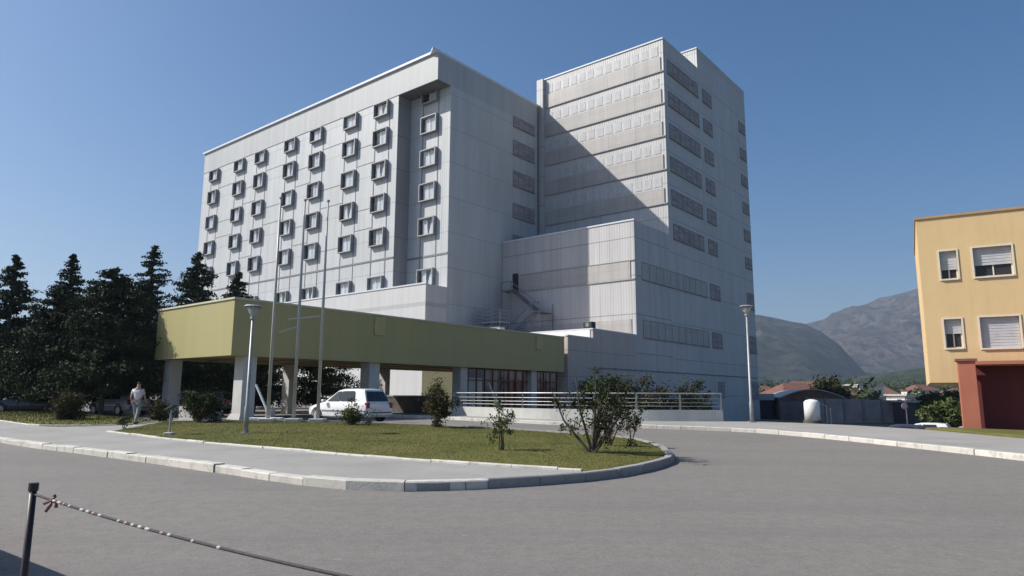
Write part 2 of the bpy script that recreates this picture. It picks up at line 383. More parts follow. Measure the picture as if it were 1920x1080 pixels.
# island with lawn, street pavement in front of it
island_back = smoothline([(4.05, 18.1), (4.3, 19.9), (3.94, 23.1), (1.8, 25.3), (-1.2, 27.6), (-4.3, 29.4), (-6.3, 30.4), (-8.6, 30.95), (-12.3, 31.0), (-13.7, 30.8), (-15.18, 29.9)])
island_front = smoothline([(-14.4, 24.7), (-11.6, 22.4), (-8.6, 20.0), (-5.6, 17.75), (-3.1, 15.9), (-1.1, 14.6), (0.5, 13.7), (1.35, 13.3)])
street = smoothline([(-26.5, 29.8), (-20, 24.9), (-13.94, 20.1), (-10.0, 17.15), (-5.9, 13.95), (-4.2, 12.55), (-3.1, 11.75), (-2.2, 11.42), (-1.35, 11.4), (-0.4, 11.75), (0.4, 12.15), (1.4, 12.8), (2.4, 13.85), (3.45, 15.6), (3.95, 17.0), (4.05, 18.1)])
isl_edge = [(x, y) for x, y in street if x > 1.3]
lawn_poly = island_front+isl_edge[1:]+island_back[1:]
lawn_poly = lawn_poly[::1]
def lawn_z(x, y): return gz(y)+0.12+0.09*min(1, edgedist(x, y, lawn_poly)/3.0)
lawn_inner = lawn_poly
walk_poly = [(-32, 34.0)]+street+[(p[0], p[1]) for p in island_front[::-1]]+[(-15.18, 29.9), (-15.6, 28.0), (-16.86, 27.1), (-18.7, 27.6), (-24, 31.2), (-29, 36)]
walk_poly = [p for p in street if p[0] < 1.35]+island_front[::-1]+[(-15.18, 29.9), (-15.6, 28.05), (-16.86, 27.2), (-18.7, 27.3), (-24.5, 31.7), (-26.5, 29.8)]
sheet('pavement', walk_poly, 0.12, M['paving'])
sheet('lawn', lawn_poly, 0, M['soil'], step=0.6, zf=lawn_z, thick=0.3)
patch = smoothline([(-16.0, 28.5), (-16.9, 27.35), (-18.8, 27.4), (-24.5, 31.9), (-33, 38.5), (-36, 44), (-30, 46.5), (-21, 36.0), (-15.9, 31.2)], 4, True)
def patch_z(x, y): return gz(y)+0.12+0.08*min(1, edgedist(x, y, patch)/1.5)
sheet('lawn', patch, 0, M['soil'], step=1.0, zf=patch_z)
k1 = [p for p in street if p[0] < -0.35]; k2 = [p for p in street if p[0] >= -0.45]
kerb('kerb', k1, 0.24, 0.145, M['kerbw'], seg=1.0, side=1, jitter=0.022)
kerb('kerb', k2+island_back[1:], 0.17, 0.165, M['kerbg'], seg=1.0, side=1, jitter=0.006)
kerb('kerb', island_front, 0.10, 0.17, M['kerbw'], seg=1.0, side=1, jitter=0.012)
kerb('kerb', [(-15.25, 29.9), (-15.75, 28.1), (-16.95, 27.28), (-18.75, 27.35), (-24.5, 31.8), (-33, 38.4)], 0.10, 0.16, M['kerbw'], seg=1.0, side=-1)
# far side of the loop road
far = smoothline([(-7.6, 40.5), (-5.5, 38.6), (-3.2, 36.4), (-1.4, 34.2), (0.5, 32.6), (2.05, 31.3), (5.4, 29.4), (8.5, 28.0), (9.95, 26.8), (11.4, 24.2), (12.2, 21.7), (12.65, 18.3), (12.8, 14), (12.6, 8), (12, -2)])
back = [(20, -2), (19.2, 12), (17.9, 22.0), (17.25, 24.9), (16.6, 27.6), (14.85, 30.1), (12.05, 32.6), (10.12, 32.75), (6.0, 32.9), (2.5, 34.2), (0.6, 35.6), (-3.5, 40.6)]
sheet('pavement', far[2:]+back, 0.12, M['paving'])
kerb('kerb', far, 0.22, 0.15, M['kerbw'], seg=1.0, side=1, jitter=0.015)
verge = [(17.4, 24.9), (18.1, 22.0), (19.4, 12), (20.2, -2), (60, -2), (60, 4.0), (18.0, 28.9), (17.0, 28.4), (16.75, 27.7)]
def verge_z(x, y): return gz(y)+0.14+0.05*min(1, edgedist(x, y, verge))
sheet('lawn', verge, 0, M['soil'], step=2.0, zf=verge_z)

# grass blades on the lawns
def blades(poly, zf, n, hmin, hmax, wid):
    xs = [p[0] for p in poly]; ys = [p[1] for p in poly]; V = []; F = []
    c = 0
    while c < n:
        x = random.uniform(min(xs), max(xs)); y = random.uniform(min(ys), max(ys))
        if not inpoly(x, y, poly): continue
        if edgedist(x, y, poly) < 0.10: continue
        z = zf(x, y)-0.005; a = random.uniform(0, 6.283); h = random.uniform(hmin, hmax); l = random.uniform(-.5, .5)*h
        dx, dy = math.cos(a)*wid, math.sin(a)*wid; k = len(V)
        V += [(x-dx, y-dy, z), (x+dx, y+dy, z), (x+dy/wid*l, y-dx/wid*l, z+h)]; F.append((k, k+1, k+2)); c += 1
    return V, F
V1, F1 = blades(lawn_poly, lawn_z, 95000, 0.010, 0.030, 0.009)
mb = MB(); mb.v = V1; mb.f = F1; mb.mi = [0]*len(F1)
tag(mb.build('grass', M['blade']), 'short dry green grass on the mounded island by the loop road', 'grass', kind='stuff')
V1, F1 = blades(patch, patch_z, 14000, 0.025, 0.06, 0.02)
mb = MB(); mb.v = V1; mb.f = F1; mb.mi = [0]*len(F1)
tag(mb.build('grass', M['blade']), 'strip of grass under the dark conifers on the left', 'grass', kind='stuff')

# ------------------------------------------------------------------ hospital (own axes: u = along shaded side, v = along sunny front)
YW = R(39.1191); eu = Vector((math.sin(YW), math.cos(YW), 0)); ev = Vector((-math.cos(YW), math.sin(YW), 0))
ROT = math.atan2(eu.y, eu.x)
def uv(u, v, z=0.0): q = eu*u+ev*v; return Vector((q.x, q.y, z))
U0, U1, UB, UT, UW, VM, VP = 48.07, 50.05, 47.02, 66.77, 59.0, 49.46, 32.27
BU, BV = 59.0, 40.0
hosp = empty('hospital_building', uv(BU, BV, LOW), ROT, 'large pale grey hospital block with rows of hooded windows and a taller stepped tower', 'building')
def hb(mb, name, mats, parent=hosp, **k):
    mb.v = [(x-BU, y-BV, z-LOW) for x, y, z in mb.v]; return mb.build(name, mats, parent, **k)
# --- ward block
TOPM = 38.25; cols = [96.75, 89.55, 83.95, 76.7, 70.95, 64.05, 58.4]; c8 = 52.5
VL = 100.5
mb = MB()
mb.box(U0, 66.9, 55.75, VL, LOW, 35.05, 0)
mb.box(U1, 66.9, VM, 55.75, LOW, 35.05, 0)
o = hb(mb, 'ward_wall', [M['clad_main']])
hb(MB().box(U0+0.02, U1-0.002, 55.735, 55.748, 12.7, 35.04), 'recess_side', M['slot'])  # thin darker sheet, recess shade put into its colour
hb(MB().box(U0-0.04, U1-0.01, VM+0.01, 55.73, 35.02, 35.045), 'overhang_soffit', M['hood'])  # dark panel painting the shade beneath the overhang
# groove lines and podium joint on the front
mb = MB()
for c in cols:
    for s in (-1.22, 1.22): mb.box(U0-0.03, U0+0.02, c+s-0.06, c+s+0.06, 9, 33.2)
for s in (-1.22, 1.22): mb.box(U1-0.03, U1+0.02, c8+s-0.06, c8+s+0.06, 9, 34.2)
mb.box(U0-0.05, U0+0.02, 55.76, VL-0.2, 16.22, 16.42); mb.box(U1-0.05, U1+0.02, VM+0.003, 55.7, 16.22, 16.42)
for i, c in enumerate(cols):
    nxt = cols[i+1] if i < 6 else None
    for k, z in enumerate((31.75, 28.0, 24.1, 20.2)):
        if nxt and (i+k) % 2 == 0: mb.box(U0-0.02, U0+0.01, nxt+1.3, c-1.3, z, z+0.08)
        if nxt and (i+k) % 2 == 1: mb.box(U0-0.02, U0+0.01, nxt+1.3, c-1.3, z-1.55, z-1.49)
hb(mb, 'joint_strips', M['groove'])
# parapet band above, overhanging the recessed last bay
mb = MB(); mb.box(U0-0.06, 66.7, VM, VL, 35.05, TOPM-0.1)
hb(mb, 'parapet', M['clad_parapet'])
mb = MB(); mb.prism([(U0-0.95, VM-0.02), (66.9, VM-0.02), (66.9, VL+0.25), (U0-0.28, VL+0.25), (U0-0.28, VM+1.0)], TOPM-0.1, TOPM+0.16)
mb.v += []
hb(mb, 'coping', M['coping'])
# protruding lower front box
mb = MB(); mb.box(UB, U0-0.002, VM, 101.5, LOW, 12.65); mb.box(U0-0.002, U1-0.002, VM, 55.74, LOW, 12.65)
hb(mb, 'lower_front', M['clad_box'])
mb = MB(); mb.box(UB-0.07, UB+0.3, VM-0.05, 101.5, 12.65, 12.8)
hb(mb, 'coping', M['coping'])
# --- hooded windows
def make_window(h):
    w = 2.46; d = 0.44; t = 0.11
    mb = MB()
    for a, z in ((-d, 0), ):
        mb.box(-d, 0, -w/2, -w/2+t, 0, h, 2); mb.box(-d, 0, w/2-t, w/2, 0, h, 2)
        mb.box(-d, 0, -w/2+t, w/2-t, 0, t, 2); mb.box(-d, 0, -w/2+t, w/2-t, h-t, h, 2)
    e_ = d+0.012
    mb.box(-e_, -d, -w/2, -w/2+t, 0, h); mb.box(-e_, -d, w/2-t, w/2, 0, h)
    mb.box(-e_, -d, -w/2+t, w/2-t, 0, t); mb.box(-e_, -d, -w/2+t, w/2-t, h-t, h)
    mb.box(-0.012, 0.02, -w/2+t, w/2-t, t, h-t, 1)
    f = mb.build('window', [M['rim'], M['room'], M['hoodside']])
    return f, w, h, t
def dress(f, w, h, t, kind):
    mb = MB(); mb.box(-0.16, -0.148, -w/2+t, w/2-t, t, h-t)
    g = mb.build('pane', M['glass'], f)
    mb = MB(); x = -0.055
    y0, y1, z0, z1 = -w/2+t+0.05, w/2-t-0.05, t+0.03, h-t-0.03
    if kind == 0: mb.box(x, x+0.02, y0, y1-0.35, z0, z1)
    elif kind == 1: mb.box(x, x+0.02, y0, y0+0.62, z0, z1); mb.box(x, x+0.02, y0+0.9, y1-0.3, z0, z1)
    elif kind == 2: mb.quad([(x, y0, z0), (x, y0, z1), (x, y0+0.45, z1), (x, y0+0.95, z0)][::-1]); mb.quad([(x, y0+1.0, z0), (x, y0+1.3, z1), (x, y1-0.3, z1), (x, y1-0.3, z0)][::-1])
    elif kind == 3: mb.box(x, x+0.02, y0, y1, z0, z1)
    else: mb.box(x, x+0.02, y0, y1-0.75, z0, z1-0.1)
    c = mb.build('curtain', M['curtain'], f)
    mb = MB(); mb.box(-0.195, -0.165, -0.03, 0.03, t, h-t); mb.box(-0.195, -0.165, -w/2+t, w/2-t, t, t+0.05); mb.box(-0.195, -0.165, -w/2+t, w/2-t, h-t-0.05, h-t)
    mb.build('sash', M['white'], f)
protos = {}
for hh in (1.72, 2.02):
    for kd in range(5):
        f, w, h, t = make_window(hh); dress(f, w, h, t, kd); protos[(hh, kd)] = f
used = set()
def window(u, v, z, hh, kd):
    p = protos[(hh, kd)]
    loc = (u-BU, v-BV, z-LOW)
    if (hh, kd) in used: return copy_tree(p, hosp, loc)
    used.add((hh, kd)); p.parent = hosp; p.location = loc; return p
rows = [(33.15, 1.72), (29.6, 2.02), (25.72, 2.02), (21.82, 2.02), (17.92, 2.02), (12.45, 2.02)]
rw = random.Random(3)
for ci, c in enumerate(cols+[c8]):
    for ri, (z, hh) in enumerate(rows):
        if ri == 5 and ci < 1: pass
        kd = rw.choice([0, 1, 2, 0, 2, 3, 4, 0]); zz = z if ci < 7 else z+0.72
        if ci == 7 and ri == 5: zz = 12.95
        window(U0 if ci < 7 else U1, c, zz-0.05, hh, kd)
for k, p in list(protos.items()):
    if k not in used:
        for ch in list(p.children): bpy.data.objects.remove(ch)
        bpy.data.objects.remove(p)
# side windows of the ward block (shaded, facing -v)
def strip_win(name, u0, u1, z0, z1, vface, mull, mat=None, rec=0.0):
    """window band on a face that looks towards -v"""
    mb = MB(); t = 0.07
    mb.box(u0, u1, vface-0.06, vface+0.01, z0, z0+t); mb.box(u0, u1, vface-0.06, vface+0.01, z1-t, z1)
    n = max(1, round((u1-u0)/mull))
    for i in range(n+1):
        uu = u0+(u1-u0)*i/n; mb.box(uu-t/2, uu+t/2, vface-0.055, vface+0.01, z0+t, z1-t)
    mb.box(u0-0.05, u1+0.05, vface-0.14, vface+0.01, z0-0.07, z0-0.002)
    f = hb(mb, name, M['louvreframe'] if mat is M['louvre'] else M['bandframe'])
    mb = MB(); mb.box(u0+0.002, u1-0.002, vface-0.03, vface+0.005, z0+t, z1-t)
    mb.v = [(x-BU, y-BV, z-LOW) for x, y, z in mb.v]; mb.build('pane', mat or M['dglass'], f)
    return f
for z0, z1 in ((33.9, 35.2), (30.3, 32.15), (26.4, 28.3), (22.5, 24.25), (19.2, 20.4)): strip_win('window', 60.9, 65.1, z0, z1, VM, 1.05, M['dband'])
mb = MB(); mb.box(65.7, 66.1, VM-0.05, VM+0.01, 19.0, 38.1); hb(mb, 'joint_strips', M['groove'])
# --- tower
TT = 41.9
mb = MB(); mb.box(UT, 92.3, VP, 49.92, LOW, TT); mb.box(67.0, 92.2, 49.92, 60.0, LOW, 36.5)
hb(mb, 'tower_wall', M['clad_tower'])
mb = MB(); mb.box(UT-0.10, UT+0.22, VP-0.04, 49.95, TT, TT+0.16); mb.box(UT+0.22, 76.15, VP-0.04, VP+0.3, TT, TT+0.16)
hb(mb, 'coping', M['coping'])
mb = MB(); mb.box(76.2, 92.3, VP+0.002, 49.9, TT-0.2, 44.7); hb(mb, 'penthouse', M['clad_tower'])
mb = MB(); mb.box(76.1, 92.4, VP-0.05, 49.95, 44.7, 44.84); hb(mb, 'coping', M['coping'])
# return wall where the tower stands proud of the ward block
mb = MB(); mb.box(UT-0.55, UT-0.002, 48.9, 49.9, 19.0, TT-0.002); hb(mb, 'corner_pier', M['clad'])
# shuttered bands and panels on the sunny front
zb = [38.05, 34.17, 30.3, 26.42, 22.54]
for z in zb:
    hb(MB().box(UT-0.10, UT-0.003, VP+0.35, 48.85, z, z+1.72), 'shutter_band', M['louvre'])
    hb(MB().box(UT-0.14, UT-0.003, VP+0.02, 48.88, z-0.11, z-0.002), 'band_sill', M['sill'])
    mb = MB()
    for i in range(13):
        v0 = VP+0.65+i*1.235
        mb.box(UT-0.035, UT-0.012, v0, v0+0.82, z+1.95, z+3.07)
    mb.box(UT-0.012, UT-0.002, VP+0.6, VP+0.65+13*1.235, z+1.9, z+3.12, 1)
    hb(mb, 'panel_row', [M['module'], M['winframe']])
# shaded side window bands
for z in (38.05, 34.17, 30.3, 26.42, 22.54, 18.66):
    strip_win('window', 67.7 if z > 19 else 67.9, 76.0, z, z+1.75, VP, 1.4, M['dband'])
    strip_win('window', 77.4, 80.1, z, z+1.75, VP, 1.3, M['dband'])
    if z < 40: strip_win('window', 89.6, 91.9, z, z+1.5, VP, 1.1, M['dband'])
for z in (13.1, 7.25):
    strip_win('window', 60.4, 76.3, z, z+1.8, VP, 1.6, M['louvre'])
    strip_win('window', 77.4, 80.3, z, z+1.8, VP, 1.4, M['dband'])
    strip_win('window', 89.6, 92.1, z, z+2.2, VP, 1.1, M['dband'])
strip_win('window', 78.6, 80.4, 1.4, 3.2, VP, 0.9, M['dband']); strip_win('window', 89.6, 92.0, 1.2, 3.4, VP, 1.1, M['dband'])
# --- lower wing in front of the tower
mb = MB(); mb.box(UW, UT-0.002, VP, 49.4, LOW, 18.95); hb(mb, 'wing_wall', M['clad'])
mb = MB(); mb.box(UW-0.08, UW+0.25, VP-0.04, 49.4, 18.95, 19.1); hb(mb, 'coping', M['coping'])
mb = MB(); mb.box(UW-0.06, UW-0.002, VP+0.5, 47.0, 13.05, 14.85); mb.box(UW-0.06, UW-0.002, VP+0.5, 47.0, 7.3, 9.0); hb(mb, 'shutter_band', M['louvre'])
mb = MB(); mb.box(UW-0.1, UW-0.002, VP+0.02, 47.0, 12.93, 13.04); mb.box(UW-0.1, UW-0.002, VP+0.02, 47.0, 14.86, 14.93); hb(mb, 'band_sill', M['sill'])
# --- plinth steps
mb = MB(); mb.box(51.1, UW-0.002, VP+0.004, 46.9, LOW, 7.35); hb(mb, 'plinth_wall', M['clad_low'])
mb = MB(); mb.box(47.15, 51.098, VP+0.004, 46.9, LOW, 6.5); hb(mb, 'plinth_wall', M['clad_low'])
mb = MB(); mb.box(51.03, 51.3, VP-0.03, 46.9, 7.35, 7.46); mb.box(51.3, UW-0.01, VP-0.03, VP+0.25, 7.35, 7.46); mb.box(47.08, 51.02, VP-0.03, VP+0.25, 6.5, 6.6); hb(mb, 'coping', M['coping'])
mb = MB(); mb.box(51.04, 51.098, VP+0.3, 46.85, 6.62, 7.34); hb(mb, 'upstand', M['white'])
for z in (3.9,): 
    mb = MB(); mb.box(52.0, 92.0, VP-0.05, VP+0.002, z, z+0.12); hb(mb, 'belt_course', M['groove'])
# olive lobby wall and glazed entrance front under the canopy
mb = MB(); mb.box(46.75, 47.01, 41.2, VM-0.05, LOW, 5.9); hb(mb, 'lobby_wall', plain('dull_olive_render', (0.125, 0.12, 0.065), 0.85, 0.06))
mb = MB(); mb.box(UW-0.06, UW-0.003, 47.05, 47.85, 13.05, 15.15); hb(mb, 'roof_door', M['black'])

# steel stair and railed platform on the low roof
st = empty('roof_stair', uv(57.6, 45.5, 7.4), ROT, 'dark steel escape stair climbing to a black door in the shaded hospital wall', 'stair')
mb = MB()
for i in range(14): mb.box(0.1, 1.2, 1.3-i*0.27, 1.57-i*0.27, 5.45-i*0.2, 5.5-i*0.2)
for i in range(13): mb.box(-1.2, -0.1, -2.3+i*0.27, -2.03+i*0.27, 2.65-i*0.2, 2.70-i*0.2)
mb.build('tread', M['stairsteel'], st)
MB().box(0.1, 1.3, 1.57, 3.0, 5.6, 5.7).box(-1.2, 1.2, -3.3, -2.31, 2.75, 2.85).build('landing', M['stairsteel'], st)
mb = MB()
for a, b in (((.1, 1.57, 5.5), (.1, -2.3, 2.75)), ((.1, 1.57, 6.6), (.1, -2.3, 3.8)), ((.1, 1.57, 6.05), (.1, -2.3, 3.25)), ((-1.2, -2.3, 2.7), (-1.2, 1.2, 0.1)), ((-1.2, -2.3, 3.75), (-1.2, 1.2, 1.15)), ((-1.2, -3.3, 3.8), (-1.2, -2.3, 3.8)), ((.1, 3.0, 6.65), (.1, 1.57, 6.65)), ((.1, 3.0, 0), (.1, 3.0, 6.65)), ((.1, 1.57, 0), (.1, 1.57, 6.65)), ((-1.2, -3.3, 0), (-1.2, -3.3, 3.8)), ((1.2, -3.3, 0), (1.2, -3.3, 3.8)), ((-1.2, -2.3, 0), (-1.2, -2.3, 3.8))):
    mb.tube([a, b], 0.05, 6)
mb.build('handrail', M['stairsteel'], st)
pf = empty('roof_platform', uv(54.4, 46.9, 7.4), ROT, 'railed steel service platform in the shade on the low roof behind the canopy', 'platform')
MB().box(-0.8, 0.8, -1.7, 1.7, 1.6, 1.75).build('deck', M['sill'], pf)
mb = MB()
for y in (-1.7, -0.55, 0.6, 1.7):
    for x in (-0.8, 0.8): mb.tube([(x, y, 0.0), (x, y, 2.95)], 0.045, 6)
for z in (2.15, 2.55, 2.95):
    for x in (-.8, .8): mb.tube([(x, -1.7, z), (x, 1.7, z)], 0.04, 6)
    for y in (-1.7, 1.7): mb.tube([(-.8, y, z), (.8, y, z)], 0.04, 6)
mb.build('railing', M['galv'], pf)
rb = empty('roof_hatch', uv(52.2, 44.6, 7.35), ROT, 'small white hatch box low on the roof beside the railed platform', 'roof box')
mb = MB(); mb.box(-0.4, 0.4, -0.9, 0.7, 0.0, 0.9); mb.build('box', M['white'], rb); MB().box(-0.45, 0.45, -0.95, 0.75, 0.9, 0.96).build('lid', M['galv'], rb)
ac = empty('air_conditioner', uv(51.6, 32.75, 7.46), ROT, 'small black cooling unit standing on the corner of the low roof', 'cooling unit')
bevel(MB().box(-0.35, 0.35, -0.25, 0.65, 0.06, 0.62).build('casing', M['black'], ac), 0.03)
MB().box(-0.3, -0.2, -0.2, 0.6, 0, 0.06).box(0.2, 0.3, -0.2, 0.6, 0, 0.06).build('foot', M['galv'], ac)
mb = MB(); mb.tube([(-0.352, 0.2, 0.34), (-0.372, 0.2, 0.34)], 0.2, 14); mb.build('fan_grille', M['stairsteel'], ac)

# --- entrance canopy
cp = empty('entrance_canopy', uv(32, 36.5, 0.25), ROT, 'long olive yellow entrance canopy standing on pale concrete columns', 'canopy')
def cb_(mb, name, mats, parent=cp): mb.v = [(x-32, y-36.5, z-0.25) for x, y, z in mb.v]; return mb.build(name, mats, parent)
CU0, CU1, CV0, CV1 = 17.5, 46.6, VP, 40.8
mb = MB(); mb.box(CU0, CU0+0.35, CV0, CV1, 3.45, 6.28); mb.box(CU0+0.35, CU1, CV0, CV0+0.35, 3.45, 6.28); mb.box(CU0+0.35, CU1, CV1-0.35, CV1, 3.45, 6.28)
cb_(mb, 'fascia', M['canopy'])
mb = MB(); mb.box(CU0-0.06, CU0+0.4, CV0-0.06, CV1+0.06, 6.28, 6.38); mb.box(CU0+0.4, CU1, CV0-0.06, CV0+0.4, 6.28, 6.38); mb.box(CU0+0.4, CU1, CV1-0.4, CV1+0.06, 6.28, 6.38)
cb_(mb, 'coping', plain('canopy_coping', (0.50, 0.49, 0.36), 0.6, 0.06))
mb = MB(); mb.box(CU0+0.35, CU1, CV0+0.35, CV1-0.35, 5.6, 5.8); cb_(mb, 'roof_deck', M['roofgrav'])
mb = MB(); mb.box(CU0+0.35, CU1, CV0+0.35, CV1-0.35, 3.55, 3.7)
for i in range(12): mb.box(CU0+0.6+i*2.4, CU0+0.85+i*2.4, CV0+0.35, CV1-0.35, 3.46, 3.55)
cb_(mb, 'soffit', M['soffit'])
for u in (26.9, 43.1):
    mb = MB(); mb.box(u-0.42, u+0.42, CV0-0.07, CV0-0.002, 5.1, 6.2); mb.box(u-0.42, u+0.0, CV0-0.1, CV0-0.07, 5.1, 6.2)
    cb_(mb, 'fascia_box', plain('box_render', (0.44, 0.40, 0.20), 0.8, 0.05))
for u, v, w, d in ((18.35, 32.55, .74, .85), (26.48, 32.55, .78, .85), (34.45, 32.55, .70, .8), (42.5, 32.55, .70, .8), (18.02, 39.85, .66, .8), (25.75, 39.85, .45, .75), (33.95, 39.85, .45, .75), (42.0, 39.85, .5, .75)):
    mb = MB()
    if u < 19 and v < 35:
        mb.box(u, u+w, v, v+d, 0.55, 3.455); n = len(mb.v)
        mb.v += [(u-.1, v-.04, .1), (u+w+.04, v-.04, .1), (u+w+.04, v+d+.55, .1), (u-.1, v+d+.55, .1), (u, v, .549), (u+w, v, .549), (u+w, v+d+.1, .549), (u, v+d+.1, .549)]
        for f in ((0, 3, 2, 1), (4, 5, 6, 7), (0, 1, 5, 4), (1, 2, 6, 5), (2, 3, 7, 6), (3, 0, 4, 7)): mb.f.append(tuple(n+i for i in f)); mb.mi.append(0)
    else: mb.box(u, u+w, v, v+d, 0.1, 3.455)
    cb_(mb, 'column', M['concrete'])
# glazed entrance beneath the far end of the canopy
mb = MB()
for i in range(13):
    u = 35.6+i*0.9; mb.box(u-0.035, u+0.035, 32.88, 32.98, 0.2, 3.44)
mb.box(35.6, 46.4, 32.87, 32.985, 2.55, 2.63); mb.box(35.6, 46.4, 32.87, 32.985, 3.36, 3.445); mb.box(35.6, 46.4, 32.87, 32.985, 0.2, 0.5)
en = cb_(mb, 'entrance_glazing', M['brown'])
mb = MB(); mb.box(35.6, 46.4, 32.92, 32.94, 0.5, 3.36); cb_(mb, 'pane', M['glass'], en)
mb = MB()
rr = random.Random(5); u = 37.6
while u < 46.2:
    w = rr.uniform(0.25, 0.6); mb.box(u, u+w, 33.0+rr.uniform(0, .05), 33.1, 0.5, 3.4); u += w+rr.uniform(0.02, 0.35)
cb_(mb, 'curtain', M['redcurt'], en)
mb = MB(); mb.box(35.7, 46.5, 33.9, 34.0, 0.2, 3.44); mb.box(35.6, 35.7, 33.0, 34.0, 0.2, 3.44); cb_(mb, 'back_wall', M['darkwall'], en)
mb = MB(); mb.box(35.75, 37.2, 33.0, 33.06, 0.5, 2.75); cb_(mb, 'notice_board', plain('pale_board', (0.50, 0.47, 0.42), 0.8, 0.1, 1.5), en)
mb = MB(); n = 0
mb.tube([(37.6, 32.7, 2.4), (38.5, 32.7, 0.8)], 0.06, 6); cb_(mb, 'door_bar', M['white'], en)
dw = empty('low_block_wall', uv(34.2, 36.2, 0.25), ROT, 'low dark brown wall in the shade below the canopy behind the car', 'wall')
MB().box(-0.15, 0.15, -2.6, 3.4, -0.1, 1.15).build('wall_body', M['darkwall'], dw); MB().box(-0.2, 0.2, -2.65, 3.45, 1.15, 1.24).build('cap', M['shadeblue'], dw)

# ------------------------------------------------------------------ retaining wall with railing
rw_line = [(-3.45, 40.6), (-1.4, 38.0), (0.62, 35.75), (2.55, 34.3), (6.0, 33.0), (10.05, 32.82)]
L = smoothline(rw_line, 8)
wallo = empty('railing_wall', (2.5, 34.3, 0.3), 0, 'low pale wall topped by a grey metal railing along the far pavement', 'wall')
mb = MB(); a = []; b = []
for i, p in enumerate(L):
    q = Vector(L[min(i+1, len(L)-1)])-Vector(L[max(i-1, 0)]); q.normalize(); nrm = Vector((-q.y, q.x))
    a.append((p[0]-nrm.x*0.12-2.5, p[1]-nrm.y*0.12-34.3)); b.append((p[0]+nrm.x*0.12-2.5, p[1]+nrm.y*0.12-34.3))
def wtop(i): return 0.60+0.02*math.sin(i*0.5)
for i in range(len(L)-1):
    z0, z1 = -2.0, 0.58
    P0 = [(*a[i], z0), (*a[i+1], z0), (*a[i+1], z1), (*a[i], z1)]; P1 = [(*b[i], z0), (*b[i+1], z0), (*b[i+1], z1), (*b[i], z1)]
    mb.quad(P0); mb.quad(P1[::-1]); mb.quad([P0[3], P0[2], P1[2], P1[3]])
mb.quad([(*a[-1], z0), (*b[-1], z0), (*b[-1], z1), (*a[-1], z1)]); mb.quad([(*a[0], z1), (*b[0], z1), (*b[0], z0), (*a[0], z0)])
mb.build('wall_body', M['concrete'], wallo)
mb = MB()
for zz, r in ((1.36, 0.034), (1.12, 0.018), (0.93, 0.018), (0.76, 0.018)):
    mb.tube([(x-2.5, y-34.3, zz) for x, y in L], r, 6)
mb.build('rail', M['galv'], wallo)
tot = 0; nxt = 0.1
for i in range(len(L)-1):
    s = math.dist(L[i], L[i+1])
    while nxt < tot+s:
        t = (nxt-tot)/s; x = L[i][0]+(L[i+1][0]-L[i][0])*t; y = L[i][1]+(L[i+1][1]-L[i][1])*t
        MB().box(-0.035, 0.035, -0.035, 0.035, 0.58, 1.37).box(-0.08, 0.08, -0.08, 0.08, 0.58, 0.60).build('post', M['galv'], wallo, loc=(x-2.5, y-34.3, 0)); nxt += 2.06
    tot += s
MB().box(-0.035, 0.035, -0.035, 0.035, 0.58, 1.37).build('post', M['galv'], wallo, loc=(L[-1][0]-2.5-0.05, L[-1][1]-34.3, 0))

# ------------------------------------------------------------------ flagpoles, lamps, bollard, barrier
def flagpole(x, y, h, label, arm=None):
    z = lawn_z(x, y) if inpoly(x, y, lawn_poly) else gz(y)
    e = empty('flagpole', (x, y, z), 0, label, 'flagpole', 'flagpoles behind the lawn')
    MB().tube([(0, 0, 0), (0, 0, h*0.5), (0, 0, h)], [0.08, 0.065, 0.036], 12).build('pole', M['pole'], e, smooth=True)
    bevel(MB().box(-0.32, 0.32, -0.32, 0.32, -0.1, 0.14).build('base', M['concrete'], e), 0.03)
    mb = MB(); mb.tube([(0, 0, h), (0, 0, h+0.08)], 0.075, 10); mb.build('finial', M['pole'], e)
    if arm: mb = MB(); mb.tube([(0, 0, arm[0]), (arm[1], arm[2], arm[3])], 0.035, 8); mb.build('crossarm', M['pole'], e)
flagpole(-10.8, 30.6, 10.2, 'leftmost of the three white flagpoles, without any cross arm')
flagpole(-9.66, 30.6, 10.1, 'middle white flagpole with a short drooping arm pointing left', (4.22, -0.85, 0, 3.95))
flagpole(-8.57, 30.55, 10.05, 'right flagpole in front of the white car with a long level arm', (4.7, -1.55, 0, 4.55))
def lamp(x, y, z, h, s, label, wide=True):
    e = empty('street_lamp', (x, y, z), 0, label, 'street lamp')
    MB().tube([(0, 0, 0), (0, 0, 0.9), (0, 0, 0.95), (0, 0, h-0.45)], [0.085*s, 0.08*s, 0.06*s, 0.045*s], 12).build('pole', M['galv'], e, smooth=True)
    mb = MB(); mb.tube([(0, 0, h-0.48), (0, 0, h-0.40)], 0.09*s, 12)
    for k in (-1, 0, 1, 2):
        a = R(90*k+20); mb.tube([(0, 0, h-0.42), (0.28*s*math.cos(a), 0.28*s*math.sin(a), h-0.04)], 0.02, 6)
    mb.build('bracket', M['galv'], e)
    mb = MB(); mb.tube([(0, 0, h-0.40), (0, 0, h-0.06)], [0.07*s, 0.24*s], 14); mb.build('lamp_glass', plain('milky_lamp_glass', (0.40, 0.41, 0.40), 0.3, 0.05), e, smooth=True)
    mb = MB(); mb.tube([(0, 0, h-0.05), (0, 0, h)], [0.33*s, 0.27*s], 16); mb.build('lamp_cap', M['galv'], e)
    MB().box(-0.16, 0.16, -0.16, 0.16, -0.05, 0.04).build('base_plate', M['galv'], e)
lamp(-9.02, 23.5, lawn_z(-9.02, 23.5)-0.03, 4.4, 1.0, 'grey post lamp standing on the lawn left of the flagpoles')
lamp(11.15, 32.0, gz(32.0)+0.12, 5.45, 1.05, 'tall pale post lamp at the right end of the railing')
